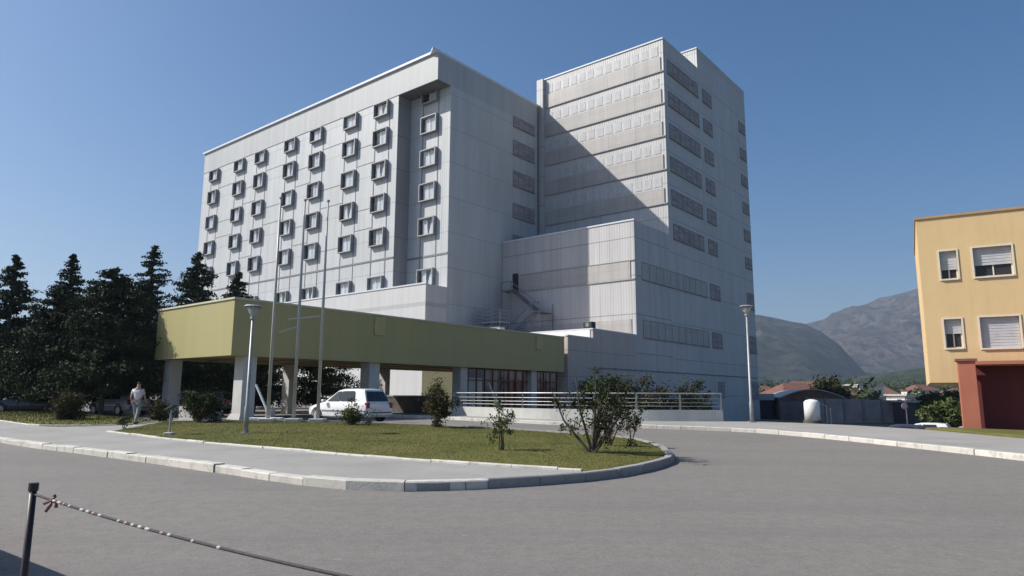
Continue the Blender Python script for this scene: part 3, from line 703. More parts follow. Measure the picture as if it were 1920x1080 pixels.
bo = empty('bollard_light', (-11.55, 23.4, lawn_z(-11.55, 23.4)), 0, 'short bollard light with a tilted dark cap at the lawn edge', 'bollard')
MB().tube([(0, 0, 0), (0, 0, 0.82)], 0.035, 8).build('post', M['galv'], bo)
c = MB().box(-0.17, 0.17, -0.13, 0.13, 0, 0.08).build('cap', M['black'], bo, loc=(0, 0, 0.84)); c.rotation_euler.y = R(-28); bevel(c, 0.02)
bevel(MB().box(-0.14, 0.14, -0.14, 0.14, -0.1, 0.07).build('base', M['concrete'], bo), 0.02)
bb = empty('boom_barrier', (-11.75, 33.6, 0.25), R(-20), 'white raised boom arm leaning beside the front canopy column', 'barrier')
bevel(MB().box(-0.18, 0.18, -0.15, 0.15, 0, 0.55).build('cabinet', M['shadeblue'], bb), 0.02)
MB().tube([(0, -0.2, 0.45), (-0.75, -0.25, 1.75)], 0.055, 8).build('arm', M['white'], bb)
kb = empty('concrete_slab', (-11.6, 32.6, 0.28), R(4), 'low white painted slab lying at the foot of the left flagpole', 'slab')
bevel(MB().box(-0.75, 0.75, -0.35, 0.35, 0, 0.16).build('slab_top', M['white'], kb), 0.02); MB().box(-0.6, 0.6, -0.25, 0.25, -0.08, 0).build('slab_foot', M['shadeblue'], kb)
pb = empty('planter_box', uv(17.0, 33.9, 0.2), ROT, 'square concrete planter with one sunlit side by the front canopy column', 'planter')
mb = MB(); w = 0.75; mb.box(-w, w, -w, -w+.12, -.1, .72); mb.box(-w, w, w-.12, w, -.1, .72); mb.box(-w, -w+.12, -w+.12, w-.12, -.1, .72); mb.box(w-.12, w, -w+.12, w-.12, -.1, .72); mb.build('box', M['shadeblue'], pb)
MB().box(-w+.12, w-.12, -w+.12, w-.12, 0, .62).build('soil', M['soil'], pb)

# ------------------------------------------------------------------ chain barrier in the foreground
bp = empty('barrier_post', (-2.46, 3.62, 0), 0, 'dark slim metal post at the near left edge holding the rope', 'post')
MB().tube([(0, 0, 0), (-0.005, 0, 1.06)], 0.017, 12).build('post', plain('dark_red_brown_paint', (0.035, 0.016, 0.018), 0.45, 0.3, 8), bp, smooth=True)
MB().tube([(-0.005, 0, 1.05), (-0.005, 0, 1.09)], 0.023, 12).build('cap', M['black'], bp)
MB().tube([(0, 0, 0), (0, 0, 0.03)], 0.09, 16).build('base', M['black'], bp)
A = Vector((-2.45, 3.61, 1.035)); Bq = Vector((0.62, 1.62, 0.98))
def rope_pt(t): p = A.lerp(Bq, t); p.z -= 0.22*t*(1-t)*0.95; return p
rp = MB(); pts = [rope_pt(i/60) for i in range(61)]
rp.tube([p-A for p in pts], 0.0062, 6)
ro = empty('barrier_rope', A, 0, 'thin sagging rope with white and red bands strung across the near road', 'rope')
rp.build('cord', plain('dark_rope', (0.05, 0.045, 0.045), 0.8, 0.3, 60), ro, smooth=True)
rr = random.Random(2)
ro_w = plain('white_plastic', (0.34, 0.335, 0.33), 0.5, 0.08); ro_r = plain('faded_red_plastic', (0.27, 0.15, 0.145), 0.5, 0.1)
for i in range(26):
    t0 = 0.055+i*0.0155; t1 = t0+rr.uniform(0.005, 0.0115)
    if (t0 > 0.34 and i % 3) or i in (4, 9, 10, 16, 19): continue
    MB().tube([rope_pt(t0)-A, rope_pt((t0+t1)/2)-A, rope_pt(t1)-A], [0.0064, 0.0078, 0.0064], 8).build('white_band' if i % 5 != 2 else 'red_band', ro_w if i % 5 != 2 else ro_r, ro, smooth=True)
kn = MB(); K = rope_pt(0.055)-A
for a, l in ((200, .055), (240, .075), (300, .05), (80, .03)):
    d = Vector((math.cos(R(a)), 0, math.sin(R(a)))); kn.tube([K, K+d*l*0.4+Vector((0.01, 0, 0.005)), K+d*l*.8], [0.011, 0.006, 0.009], 6)
kn.build('knot', plain('red_white_knot', (0.30, 0.06, 0.07), 0.7, 0.1, 90, col2=(0.05, 0.07, 0.06)), ro)

# unseen low wall added outside the left edge to throw shade on the near road
lw = MB(); P = Vector((-8.3, 8.68)); Q = Vector((-4.62, 5.92)); dd = (Q-P).normalized(); nn = Vector((-dd.y, dd.x))*-0.12
lw.prism([tuple(P), tuple(Q), tuple(Q+nn), tuple(P+nn)], -0.05, 1.0)
tag(lw.build('low_wall', M['concrete']), 'low concrete wall just outside the left edge shading the near road', 'wall')

# ------------------------------------------------------------------ cars
def make_car(name, body_mat, loc, rz, label, cat='car', L=4.15, Hh=1.45, Wd=1.72, group=None, detail=True, wagon=0.0):
    e = empty(name, loc, rz, label, cat, group)
    hw = Wd/2; xr, xf = -L/2, L/2
    st = [(xr, .80, .36, .70), (xr+.05, .93, .27, .86), (xr+.25, .985, .24, .96), (xr+.8, 1.0, .22, .96), (0, 1.0, .20, .94), (xf-1.25, 1.0, .21, .92), (xf-.75, .985, .22, .84), (xf-.3, .93, .24, .74), (xf-.07, .84, .27, .66), (xf, .72, .34, .56)]
    V = []; F = []; n = 9
    for x, w, zb_, zt in st:
        w *= hw
        V += [(x, -w*.80, zb_), (x, -w*.97, zb_+.07), (x, -w, zb_+(zt-zb_)*.45), (x, -w*.985, zb_+(zt-zb_)*.8), (x, -w*.90, zt), (x, 0, zt+.035), (x, w*.90, zt), (x, w*.985, zb_+(zt-zb_)*.8), (x, w, zb_+(zt-zb_)*.45), (x, w*.97, zb_+.07), (x, w*.80, zb_)]
    n = 11
    for i in range(len(st)-1):
        for k in range(n-1): a = i*n+k; F.append((a, a+1, a+n+1, a+n))
        F.append((i*n+n-1, i*n, (i+1)*n, (i+1)*n+n-1))
    F.append(tuple(range(n))[::-1]); F.append(tuple((len(st)-1)*n+k for k in range(n)))
    # greenhouse
    bl = .93; k0 = len(V)
    base = [(xr+.10, .83), (xr+.6, .87), (xf-1.95, .87), (xf-1.12, .82)]
    roof = [(xr+.42-wagon, .66, Hh-.05), (xr+.95, .70, Hh), (xf-2.35, .70, Hh-.01), (xf-1.98, .64, Hh-.07)]
    for (bx, bw), (rx, rw_, rz_) in zip(base, roof):
        V += [(bx, -bw*hw, bl-.03), (rx, -rw_*hw, rz_-.04), (rx, -rw_*hw*.82, rz_), (rx, rw_*hw*.82, rz_), (rx, rw_*hw, rz_-.04), (bx, bw*hw, bl-.03)]
    for i in range(3):
        for k in range(5): a = k0+i*6+k; F.append((a, a+1, a+7, a+6))
    F.append(tuple(k0+k for k in range(6))[::-1]); F.append(tuple(k0+18+k for k in range(6)))
    mb = MB(); mb.v = V; mb.f = F; mb.mi = [0]*len(F)
    b = mb.build('body', body_mat, e)
    bm = bmesh.new(); bm.from_mesh(b.data); bmesh.ops.recalc_face_normals(bm, faces=bm.faces[:]); bm.to_mesh(b.data); bm.free()
    bevel(b, 0.035, 2); b.data.polygons.foreach_set('use_smooth', [True]*len(b.data.polygons))
    b.modifiers['bevel'].harden_normals = True
    G = CARGLASS
    def side_pt(x, f, s, off=0.035):
        # point on greenhouse side at length x and height fraction f
        def lerp(a, b, t): return a+(b-a)*t
        for i in range(3):
            bx0, bw0 = base[i]; bx1, bw1 = base[i+1]; r0, r1 = roof[i], roof[i+1]
            xa = lerp(bx0, r0[0], f); xb = lerp(bx1, r1[0], f)
            if x <= xb or i == 2:
                t = max(0, min(1, (x-xa)/(xb-xa)))
                y = lerp(lerp(bw0, bw1, t), lerp(r0[1], r1[1], t), f)*hw; z = lerp(bl-.03, lerp(r0[2], r1[2], t)-.04, f)
                return (x, s*(y+off), z)
    x0b, x0t = base[0][0], roof[0][0]; x1b, x1t = base[3][0], roof[3][0]
    for s in (-1, 1):
        for (ba, ta, bb_, tb) in ((xf-1.42, xf-2.02, xf-2.28, xf-2.34), (xf-2.36, xf-2.42, xr+.86, xr+.98)):
            f0, f1 = .12, .88
            q = [side_pt(ba, f0, s), side_pt(ta, f1, s), side_pt((ta+tb)/2, f1, s), side_pt(tb, f1, s), side_pt(bb_, f0, s)]
            mb = MB(); mb.quad(q if s > 0 else q[::-1]); mb.build('side_window', G, e)
    def cross(bx, rx, bw, rw_, rz_, off, name):
        f0, f1 = .12, .90
        def P_(f, sgn):
            return (bx+(rx-bx)*f+off, sgn*(bw+(rw_*.9-bw)*f)*hw*.94, bl-.03+(rz_-.02-bl+.03)*f)
        mb = MB(); q = [P_(f0, -1), P_(f0, 1), P_(f1, 1), P_(f1, -1)]; mb.quad(q if off > 0 else q[::-1]); mb.build(name, G, e)
    cross(base[3][0], roof[3][0], base[3][1], roof[3][1], roof[3][2], .018, 'windshield')
    cross(base[0][0], roof[0][0], base[0][1], roof[0][1], roof[0][2], -.018, 'rear_window')
    for x in (xr+.80, xf-.82):
        for s in (-1, 1):
            wz = .31
            w = empty('wheel', (x, s*(hw-.10), wz)); w.parent = e
            MB().tube([(0, -.10, 0), (0, -.07, 0), (0, .07, 0), (0, .10, 0)], [.27, .31, .31, .27], 20).build('tyre', M['black'], w, smooth=False)
            mb = MB(); mb.tube([(0, s*.085, 0), (0, s*.112, 0)], [.205, .19], 16); mb.tube([(0, s*.112, 0), (0, s*.122, 0)], .05, 8)
            mb.build('rim', RIM, w)
            mb = MB(); prev = None; ring = []
            for k in range(13):
                a = math.pi*k/12; ring.append((math.cos(a), math.sin(a)))
            for k in range(12):
                (c0, s0), (c1, s1) = ring[k], ring[k+1]
                mb.quad([(x+c0*.30, s*(hw+.004), wz+s0*.30), (x+c0*.385, s*(hw+.004), wz+s0*.385), (x+c1*.385, s*(hw+.004), wz+s1*.385), (x+c1*.30, s*(hw+.004), wz+s1*.30)])
            mb.build('wheel_arch', M['black'], e)
    if detail:
        for s in (-1, 1):
            bevel(MB().box(xr-.012, xr+.16, s*hw*.80-.09, s*hw*.80+.09, .66, .92).build('tail_light', TAIL, e), .02)
            bevel(MB().box(xf-.24, xf-.04, s*hw*.68-.14, s*hw*.68+.14, .56, .69).build('headlight', RIM, e), .02)
            bevel(MB().box(xf-1.52, xf-1.34, s*(hw+.10)-.09, s*(hw+.10)+.09, .93, 1.05).build('mirror', body_mat, e), .03)
            MB().box(xr+.95, xf-1.2, s*hw-(.012), s*hw+.012, .50, .56).build('side_moulding', M['stairsteel'], e)
        bevel(MB().box(xr-.06, xr+.10, -hw*.86, hw*.86, .34, .54).build('bumper', body_mat, e), .03); MB().box(xr-.068, xr-.05, -hw*.78, hw*.78, .44, .49).build('bumper_strip', M['black'], e)
        MB().box(xr-.035, xr+.03, -.26, .26, .60, .71).build('number_plate', M['white'], e)
    return e
CARGLASS = glassy('car_glass', (0.016, 0.018, 0.022), 0.06, 0.6)
RIM = plain('wheel_rim', (0.50, 0.50, 0.51), 0.35, 0.1, metal=0.4)
TAIL = plain('tail_lamp_red', (0.22, 0.015, 0.015), 0.25, 0.1)
def paint(name, c):
    m, nt, p = nodes(name); f = noise_n(nt, coords(nt), 2.0, 4)
    nt.links.new(mix(nt, f, c, tuple(x*0.93 for x in c)), p.inputs['Base Color']); p.inputs['Roughness'].default_value = 0.32
    p.inputs['Coat Weight'].default_value = 0.6; p.inputs['Coat Roughness'].default_value = 0.08; return m
PW = paint('white_car_paint', (0.72, 0.73, 0.74))
def heading(dx, dy): return math.atan2(dy, dx)
make_car('parked_car', PW, (-7.72, 32.75, gz(32.7)+.02), heading(-0.81, 0.586), 'white hatchback parked behind the lawn in front of the canopy', L=4.2, Hh=1.55, Wd=1.76)
PN = paint('navy_car_paint', (0.03, 0.035, 0.06)); PS = paint('silver_car_paint', (0.36, 0.38, 0.42)); PG = paint('dark_grey_paint', (0.08, 0.08, 0.10)); PR = paint('dark_red_paint', (0.18, 0.02, 0.02)); PT = paint('teal_grey_paint', (0.22, 0.28, 0.30))
G1 = 'cars parked under the trees'
make_car('parked_car', PG, (-30.5, 43.5, .25), R(200), 'dark car at the far left edge under the conifers', group=G1)
make_car('parked_car', PW, (-27.2, 46.5, .25), R(115), 'white car half hidden behind the left round shrub', group=G1)
make_car('parked_car', PS, (-23.6, 41.5, .25), R(150), 'silver car under the broad conifer, left of the walking person', group=G1)
make_car('parked_car', PT, (-20.9, 42.6, .25), R(145), 'greenish grey car just left of the walking person', group=G1)
make_car('parked_car', PN, (-20.6, 46.0, .25), R(170), 'dark blue car seen between the front canopy columns', group=G1)
make_car('parked_van', PR, (-23.8, 49.5, .25), R(160), 'dark red van in the shade left of the first canopy column', 'van', L=4.7, Hh=2.05, wagon=.25, group=G1)
G2 = 'cars in the lower parking lot'
make_car('parked_car', PN, (24.0, 43.5, LOW), R(150), 'dark blue car in the lower lot nearest the tower side', group=G2)
make_car('parked_car', PW, (27.6, 46.8, LOW), R(140), 'white car in the lower lot behind the sign post', group=G2)
make_car('parked_car', PS, (27.4, 42.0, LOW), R(155), 'silver car in the lower lot beside the dark blue one', group=G2)
make_car('parked_car', PG, (29.0, 44.2, LOW), R(150), 'dark grey car in the lower lot near the yellow building', group=G2)

# ------------------------------------------------------------------ vegetation
def leafcloud(pts, size, var=0.5, flat=0.0):
    """numpy quads at given points"""
    P = np.asarray(pts, float); n = len(P)
    a = rng.normal(size=(n, 3)); a /= np.linalg.norm(a, axis=1)[:, None]
    b = rng.normal(size=(n, 3)); b -= (a*b).sum(1)[:, None]*a; b /= np.linalg.norm(b, axis=1)[:, None]
    s = size*(1+var*rng.uniform(-1, 1, n))[:, None]
    q = np.stack([P-a*s-b*s*.45, P+a*s*.15-b*s*.6, P+a*s*1.1, P+a*s*.15+b*s*.6], 1)
    return q.reshape(-1, 3), np.arange(4*n).reshape(-1, 4)
def mesh_np(name, V, F, mat, parent=None):
    me = bpy.data.meshes.new(name); me.vertices.add(len(V)); me.vertices.foreach_set('co', V.astype('f').ravel())
    me.loops.add(F.size); me.loops.foreach_set('vertex_index', F.astype('i').ravel())
    me.polygons.add(len(F)); me.polygons.foreach_set('loop_start', np.arange(0, F.size, 4, dtype='i')); me.polygons.foreach_set('loop_total', np.full(len(F), 4, 'i'))
    me.update(calc_edges=True); me.materials.append(mat)
    o = bpy.data.objects.new(name, me); C.objects.link(o)
    if parent: o.parent = parent
    return o
BARK = plain('bark', (0.10, 0.08, 0.065), 0.95, 0.25, 6, bmp=0.5)
NEED = leafy('conifer_needles', (0.024, 0.038, 0.021), (0.044, 0.060, 0.030), (0.023, 0.031, 0.016))
NEED2 = leafy('cypress_needles', (0.026, 0.041, 0.020), (0.048, 0.063, 0.029), (0.025, 0.032, 0.016))
def conifer(x, y, z, h, rad, label, dens=1.0, open_=0.0, shape=1.0, mat=None, low=0.10, seed=0):
    rs = np.random.default_rng(seed+int(h*100)); e = empty('conifer_tree', (x, y, z), 0, label, 'tree', 'dark conifers beside the hospital')
    mb = MB(); mb.tube([(0, 0, -0.2), (0.03, 0, h*.5), (0, 0.02, h*.99)], [h*.019, h*.011, .015], 9)
    P = []
    nb = int(h*17*dens)
    for i in range(nb):
        t = low+(1-low)*(i/nb)**0.95; zz = h*t
        prof = (1-t)**shape; L = rad*prof*(1+0.25*math.sin(i*1.7))*rs.uniform(.68, 1.12)+0.10
        if t < .25: L *= .75+t
        a = rs.uniform(0, 6.283); d = np.array([math.cos(a), math.sin(a)]); dr = rs.uniform(-.02, .28)
        nseg = max(4, int(L*11*(1-open_*.4)))
        s = np.linspace(.12, 1, nseg); xx = d[0]*L*s; yy = d[1]*L*s; zz2 = zz+L*(.22*s-dr*s*s*1.2)
        if i % 3 == 0: mb.tube([(0, 0, zz), (xx[-1]*.6, yy[-1]*.6, zz+L*(.13-dr*.4))], [max(.01, .05*prof), .008], 4, cap=False)
        w = .05+.16*L*s*(1-s*.55)*(1-open_*.5)
        k = 11 if h < 12 else 7
        for _ in range(k):
            P.append(np.stack([xx+rs.normal(size=nseg)*w, yy+rs.normal(size=nseg)*w, zz2+rs.normal(size=nseg)*w*.55-.04], 1))
    V, F = leafcloud(np.concatenate(P), .075 if h < 12 else .11)
    tr = mb.build('trunk', BARK, e); mesh_np('crown', V, F, mat or NEED, e)
    return len(F)
nt_ = 0
nt_ += conifer(-32.4, 43.5, .25, 10.2, 3.5, 'dense dark conifer cut by the left edge of the photo', 1.15, shape=.85, seed=1)
nt_ += conifer(-31.0, 47.0, .25, 11.0, 3.5, 'second dark conifer from the left with a slender tip', 1.0, shape=1.0, seed=2)
nt_ += conifer(-23.6, 39.6, .25, 8.6, 3.7, 'broad low conifer in front of the others, shading the silver car', 1.6, shape=.62, mat=NEED2, low=.14, seed=3)
nt_ += conifer(-27.6, 41.0, .25, 7.6, 3.5, 'shorter bushy conifer between the left edge and the broad one', 1.45, shape=.65, mat=NEED2, seed=4)
nt_ += conifer(-24.9, 46.2, .25, 11.5, 3.4, 'tall open spruce with a spire tip left of the canopy', .85, open_=.6, shape=.8, seed=5)
nt_ += conifer(-22.2, 47.5, .25, 8.0, 3.2, 'conifer tucked behind the left end of the canopy', 1.2, shape=.75, seed=6)
nt_ += conifer(-29.0, 61.5, .25, 14.2, 4.4, 'tall dark conifer showing above the canopy against the white facade', 1.0, shape=.72, seed=7)
nt_ += conifer(-26.2, 64.0, .25, 12.8, 3.9, 'conifer above the canopy corner, right of the tallest dark one', 1.0, shape=.8, seed=8)
nt_ += conifer(-31.6, 58.0, .25, 10.6, 4.4, 'soft rounded conifer behind the open spruce', 1.2, shape=.6, mat=NEED2, seed=9)
nt_ += conifer(-36.4, 45.5, .25, 9.4, 3.4, 'conifer outside the left margin of the row', 1.0, shape=.8, seed=10)
nt_ += conifer(-18.9, 50.5, .25, 7.6, 3.4, 'low dark conifer seen beneath the canopy between its columns', 1.2, shape=.6, mat=NEED2, low=.05, seed=11)
nt_ += conifer(-15.0, 53.5, .25, 6.9, 3.4, 'dark rounded conifer beneath the canopy right of the flagpoles', 1.2, shape=.5, mat=NEED2, low=.04, seed=12)
SHR = {'green': leafy('shrub_leaves', (0.05, 0.075, 0.02), (0.11, 0.13, 0.045), (0.04, 0.05, 0.02)),
       'brown': leafy('brownish_shrub_leaves', (0.045, 0.048, 0.02), (0.11, 0.09, 0.045), (0.035, 0.035, 0.018)),
       'dark': leafy('dark_shrub_leaves', (0.022, 0.036, 0.014), (0.060, 0.075, 0.026), (0.05, 0.035, 0.02))}
def shrub(x, y, z, h, w, kind, label, stems=9, clump=70, csize=.15, leaf=.045, name='shrub', low=.25, group='shrubs on the lawn', spread=1.0, seed=0, clumps=3, trunk=.03):
    rs = np.random.default_rng(seed+50); e = empty(name, (x, y, z), 0, label, 'shrub', group)
    mb = MB(); P = []
    for i in range(stems):
        a = rs.uniform(0, 6.283); f = rs.uniform(.25, 1)*w*.5; hh = h*rs.uniform(.62, 1.0)*(1-.25*(f/(w*.5))**2)
        tip = np.array([math.cos(a)*f, math.sin(a)*f, hh]); mid = np.array([math.cos(a)*f*.45*spread, math.sin(a)*f*.45*spread, hh*.48])
        base_ = np.array([rs.normal()*.03, rs.normal()*.03, -.05])
        mb.tube([base_, mid, tip], [trunk*.8, trunk*.5, .005], 5)
        for _ in range(clumps):
            t = rs.uniform(low, 1.03); p = (1-t)**2*base_+2*t*(1-t)*mid+t*t*tip
            if rs.uniform() < .55:
                q = p+rs.normal(size=3)*w*.13; mb.tube([p, q], [.008, .003], 4, cap=False); p = q
            n = int(clump*rs.uniform(.5, 1.4)); P.append(p+rs.normal(size=(n, 3))*csize*rs.uniform(.6, 1.2)*np.array([1, 1, .85]))
    V, F = leafcloud(np.concatenate(P), leaf)
    mb.build('stem', BARK, e); mesh_np('foliage', V, F, SHR[kind], e)
LZ = lawn_z
shrub(1.98, 17.0, LZ(1.98, 17.0), 2.2, 2.1, 'dark', 'large sparse dark shrub with forked trunk near the tip of the lawn', 9, 62, .085, .031, seed=31, clumps=7, low=.36, trunk=.055, spread=1.5)
shrub(2.75, 19.5, LZ(2.75, 19.5), 1.35, 1.3, 'dark', 'smaller dark shrub just behind the large forked one', 7, 44, .08, .029, seed=2, clumps=4, low=.45, trunk=.03)
shrub(3.62, 20.8, LZ(3.62, 20.8), 1.15, .5, 'dark', 'thin bent sapling at the right rim of the lawn', 3, 80, .09, .029, seed=3, clumps=4, low=.65, trunk=.03)
shrub(-.24, 17.2, LZ(-.24, 17.2), 1.25, .95, 'green', 'little green sapling with clear stem at the front of the lawn', 6, 34, .07, .028, seed=4, clumps=5, low=.5, spread=.3, trunk=.02)
shrub(-2.95, 27.2, LZ(-2.95, 27.2), 1.75, 1.15, 'brown', 'upright brownish bush in front of the dark wall right of the car', 12, 150, .14, .038, seed=5, clumps=4, low=.35, trunk=.03)
shrub(-6.45, 28.0, LZ(-6.45, 28.0), .95, 1.3, 'green', 'low green bush in front of the rear wheel of the white car', 9, 80, .12, .036, seed=6, clumps=3, low=.3)
shrub(-13.3, 29.4, LZ(-13.3, 29.4), 1.2, 1.6, 'dark', 'wide dark bush between the first two canopy columns', 13, 230, .17, .040, seed=7, clumps=4, low=.5, trunk=.04)
shrub(-19.6, 30.4, patch_z(-19.6, 30.4), 1.35, 1.2, 'brown', 'round brownish bush on the grass strip at far left', 14, 260, .17, .040, seed=8, clumps=4, low=.2, trunk=.04)
shrub(-14.6, 26.1, LZ(-14.3, 26.1)-.05, 1.0, .5, 'green', 'spindly sapling at the left tip of the lawn', 4, 22, .06, .035, seed=9, clumps=4, low=.4, trunk=.02)
shrub(-16.3, 31.8, .27, .8, 1.2, 'brown', 'small bush behind the walking person', 8, 90, .15, .05, seed=10, clumps=3)
# bushes by the hospital wall behind the railing
GB = 'bushes behind the railing'
for i, (x, y, h, w, kd, lb) in enumerate([(8.0, 54.5, 4.4, 4.6, 'dark', 'left wide bush above the railing against the shaded wall'), (11.8, 57.0, 4.0, 4.6, 'brown', 'middle brownish bush above the railing'), (15.2, 59.5, 4.0, 3.6, 'dark', 'right bush above the railing nearest the tower')]):
    shrub(x, y, LOW, h, w, kd, lb, 20, 230, .34, .085, seed=20+i, clumps=4, low=.5, group=GB, trunk=.06)
# trees beyond the lower lot
def broadleaf(x, y, z, h, w, kind, label, seed=0, name='tree', leaf=.2, n=60, group='trees beyond the lower lot', cnt=60):
    rs = np.random.default_rng(seed+90); e = empty(name, (x, y, z), 0, label, 'tree', group)
    mb = MB(); mb.tube([(0, 0, -.1), (0, 0, h*.45)], [h*.03, h*.018], 7); P = []
    for i in range(n):
        d = rs.normal(size=3); d /= np.linalg.norm(d); r = rs.uniform(.3, 1)**.5
        p = np.array([0, 0, h*.62])+d*np.array([w*.5, w*.5, h*.36])*r
        if i % 5 == 0: mb.tube([(0, 0, h*.4), p], [h*.012, .02], 5, cap=False)
        P.append(p+rs.normal(size=(cnt, 3))*w*.075)
    V, F = leafcloud(np.concatenate(P), leaf); mb.build('trunk', BARK, e); mesh_np('crown', V, F, SHR[kind], e)
broadleaf(31.4, 50.5, LOW, 2.5, 2.6, 'green', 'leafy green tree beside the yellow building pillar', 1, leaf=.12, n=70)
broadleaf(34.6, 54.0, LOW, 2.9, 2.6, 'green', 'yellowish green tree nearest the red pillar', 2, leaf=.12, n=70)
broadleaf(49.0, 80.0, LOW, 3.4, 3.6, 'dark', 'dark tree at the right end of the long grey wall', 3)
broadleaf(51.0, 110.0, LOW, 6.0, 6.5, 'dark', 'dark round tree rising behind the long grey wall', 4)
broadleaf(64.0, 98.0, LOW, 4.0, 5.0, 'dark', 'dark tree among the houses behind the parked cars', 5)
broadleaf(36.6, 56.5, LOW, 2.6, 2.6, 'green', 'low green tree half behind the red pillar', 6, leaf=.12)

# ------------------------------------------------------------------ lower yard: hall, wall, tank, sign
hl = empty('barrel_roof_hall', (42.6, 101.0, LOW), R(-14), 'low hall with curved pale roof and brown arched end behind the tower', 'hall')
prof = [(-4.2+8.4*i/14, 3.0+1.15*math.sin(math.pi*i/14)) for i in range(15)]
mb = MB()
for i in range(14):
    (a, za), (b, zb_) = prof[i], prof[i+1]
    mb.quad([(a, -9, za), (b, -9, zb_), (b, 9, zb_), (a, 9, za)]); mb.quad([(a, -9, za-.12), (a, 9, za-.12), (b, 9, zb_-.12), (b, -9, zb_-.12)]); mb.quad([(a, -9, za-.12), (b, -9, zb_-.12), (b, -9, zb_), (a, -9, za)])
mb.build('roof', plain('pale_roof_sheet', (0.42, 0.44, 0.46), 0.6, 0.08), hl)
mb = MB()
for i in range(14):
    (a, za), (b, zb_) = prof[i], prof[i+1]
    mb.quad([(a*.98, -8.8, 3.0), (b*.98, -8.8, 3.0), (b*.98, -8.8, zb_-.1), (a*.98, -8.8, za-.1)])
mb.box(-4.1, 4.1, -8.79, -8.6, 2.6, 3.0)
mb.build('gable', plain('brown_brick', (0.20, 0.10, 0.075), 0.9, 0.2, 1.0), hl)
MB().box(-4.05, 4.05, -8.7, 8.8, 0, 2.99).build('wall', plain('dark_hall_wall', (0.20, 0.165, 0.165), 0.9, 0.15, .6), hl)
hl2 = empty('flat_shed', (36.0, 101.0, LOW), R(-14), 'low shed with pale roof edge against the foot of the tower', 'shed')
MB().box(-7, 1.8, -4, 6, 0, 2.6).build('wall', plain('navy_shed_wall', (0.045, 0.045, 0.07), 0.8, 0.15), hl2)
MB().box(-7.2, 2.0, -4.3, 6.2, 2.6, 3.5).build('roof', plain('shed_roof', (0.40, 0.42, 0.44), 0.6, 0.06), hl2)
gw = empty('grey_yard_wall', (44, 84, LOW), R(3), 'long grey block wall across the lower yard', 'wall')
mb = MB()
for i in range(7): mb.box(-8.2+i*2.35, -5.9+i*2.35, 0, .2, -.2, 2.95-.05*i)
mb.build('wall_body', plain('grey_block_wall', (0.33, 0.28, 0.275), 0.9, 0.15, .7), gw)
mb = MB()
for i in range(8): mb.box(-8.3+i*2.35, -8.0+i*2.35, -.12, .3, -.2, 3.1-.05*i)
mb.build('pier', plain('block_pier', (0.24, 0.21, 0.21), 0.9, 0.1), gw)
MB().box(-8.4, 8.5, -.08, .28, 2.96, 3.06).build('wall_cap', M['darkwall'], gw)
pv_ = empty('site_hut', (49.6, 82.0, LOW), R(5), 'low hut with a flat pale roof at the right end of the grey wall', 'hut')
MB().box(-3.0, 1.8, -2, 2, 0, 2.5).build('wall', plain('dark_hut', (0.07, 0.07, 0.10), 0.8, 0.15), pv_); MB().box(-3.2, 2.0, -2.2, 2.2, 2.5, 2.75).build('roof', M['roofgrav'], pv_)
tk = empty('water_tank', (27.5, 63.0, LOW), 0, 'white upright tank with a domed top in front of the grey wall', 'tank')
mb = MB(); mb.tube([(0, 0, 1.0), (0, 0, 2.62), (0, 0, 2.80), (0, 0, 2.90)], [.68, .68, .52, .15], 28); mb.build('shell', M['white'], tk, smooth=True)
MB().tube([(0, 0, 0), (0, 0, 1.0)], .8, 20).build('base', M['darkwall'], tk)
mb = MB(); mb.tube([(1.25, -.2, 0), (1.25, -.2, 2.3), (.6, -.2, 2.5)], .05, 8); mb.tube([(1.6, -.2, 0), (1.6, -.2, 2.1)], .05, 8); mb.build('pipe', M['galv'], tk)
sg = empty('sign_post', (28.4, 49.5, LOW), 0, 'post with a small round pinkish sign in the lower lot', 'sign')
MB().tube([(0, 0, 0), (0, 0, 3.2)], .05, 8).build('post', M['darkwall'], sg); MB().tube([(-.16, -.07, 2.5), (-.16, -.10, 2.5)], .22, 16).build('sign_face', plain('faded_pink_sign', (0.48, 0.34, 0.36), 0.6, 0.1), sg)

# ------------------------------------------------------------------ yellow building on the right
yd = Vector((0.863, -0.505, 0)); yrot = math.atan2(yd.y, yd.x)
yb = empty('yellow_building', (18.35, 30.0, 0.2), yrot, 'yellow rendered two storey building with shuttered windows at the right edge', 'building')
YM = plain('yellow_render', (0.66, 0.475, 0.25), 0.88, 0.05, 0.7, col2=(0.60, 0.43, 0.225), bmp=0.15)
streaks(YM, .35, (0.40, 0.30, 0.17))
ZB, ZT = 1.97, 9.3
def hole_wall(x0, x1, z0, z1, holes, mb, y=0.0, mi=0):
    xs = sorted({x0, x1}|{h[0] for h in holes}|{h[1] for h in holes}); zs = sorted({z0, z1}|{h[2] for h in holes}|{h[3] for h in holes})
    for i in range(len(xs)-1):
        for j in range(len(zs)-1):
            cx, cz = (xs[i]+xs[i+1])/2, (zs[j]+zs[j+1])/2
            if any(h[0] < cx < h[1] and h[2] < cz < h[3] for h in holes): continue
            mb.quad([(xs[i], y, zs[j]), (xs[i+1], y, zs[j]), (xs[i+1], y, zs[j+1]), (xs[i], y, zs[j+1])], mi)
    for a, b, c, d in holes:
        mb.quad([(a, y, c), (a, y, d), (a, y+.3, d), (a, y+.3, c)], mi); mb.quad([(b, y, d), (b, y, c), (b, y+.3, c), (b, y+.3, d)], mi)
        mb.quad([(a, y, d), (b, y, d), (b, y+.3, d), (a, y+.3, d)], mi); mb.quad([(b, y, c), (a, y, c), (a, y+.3, c), (b, y+.3, c)], mi)
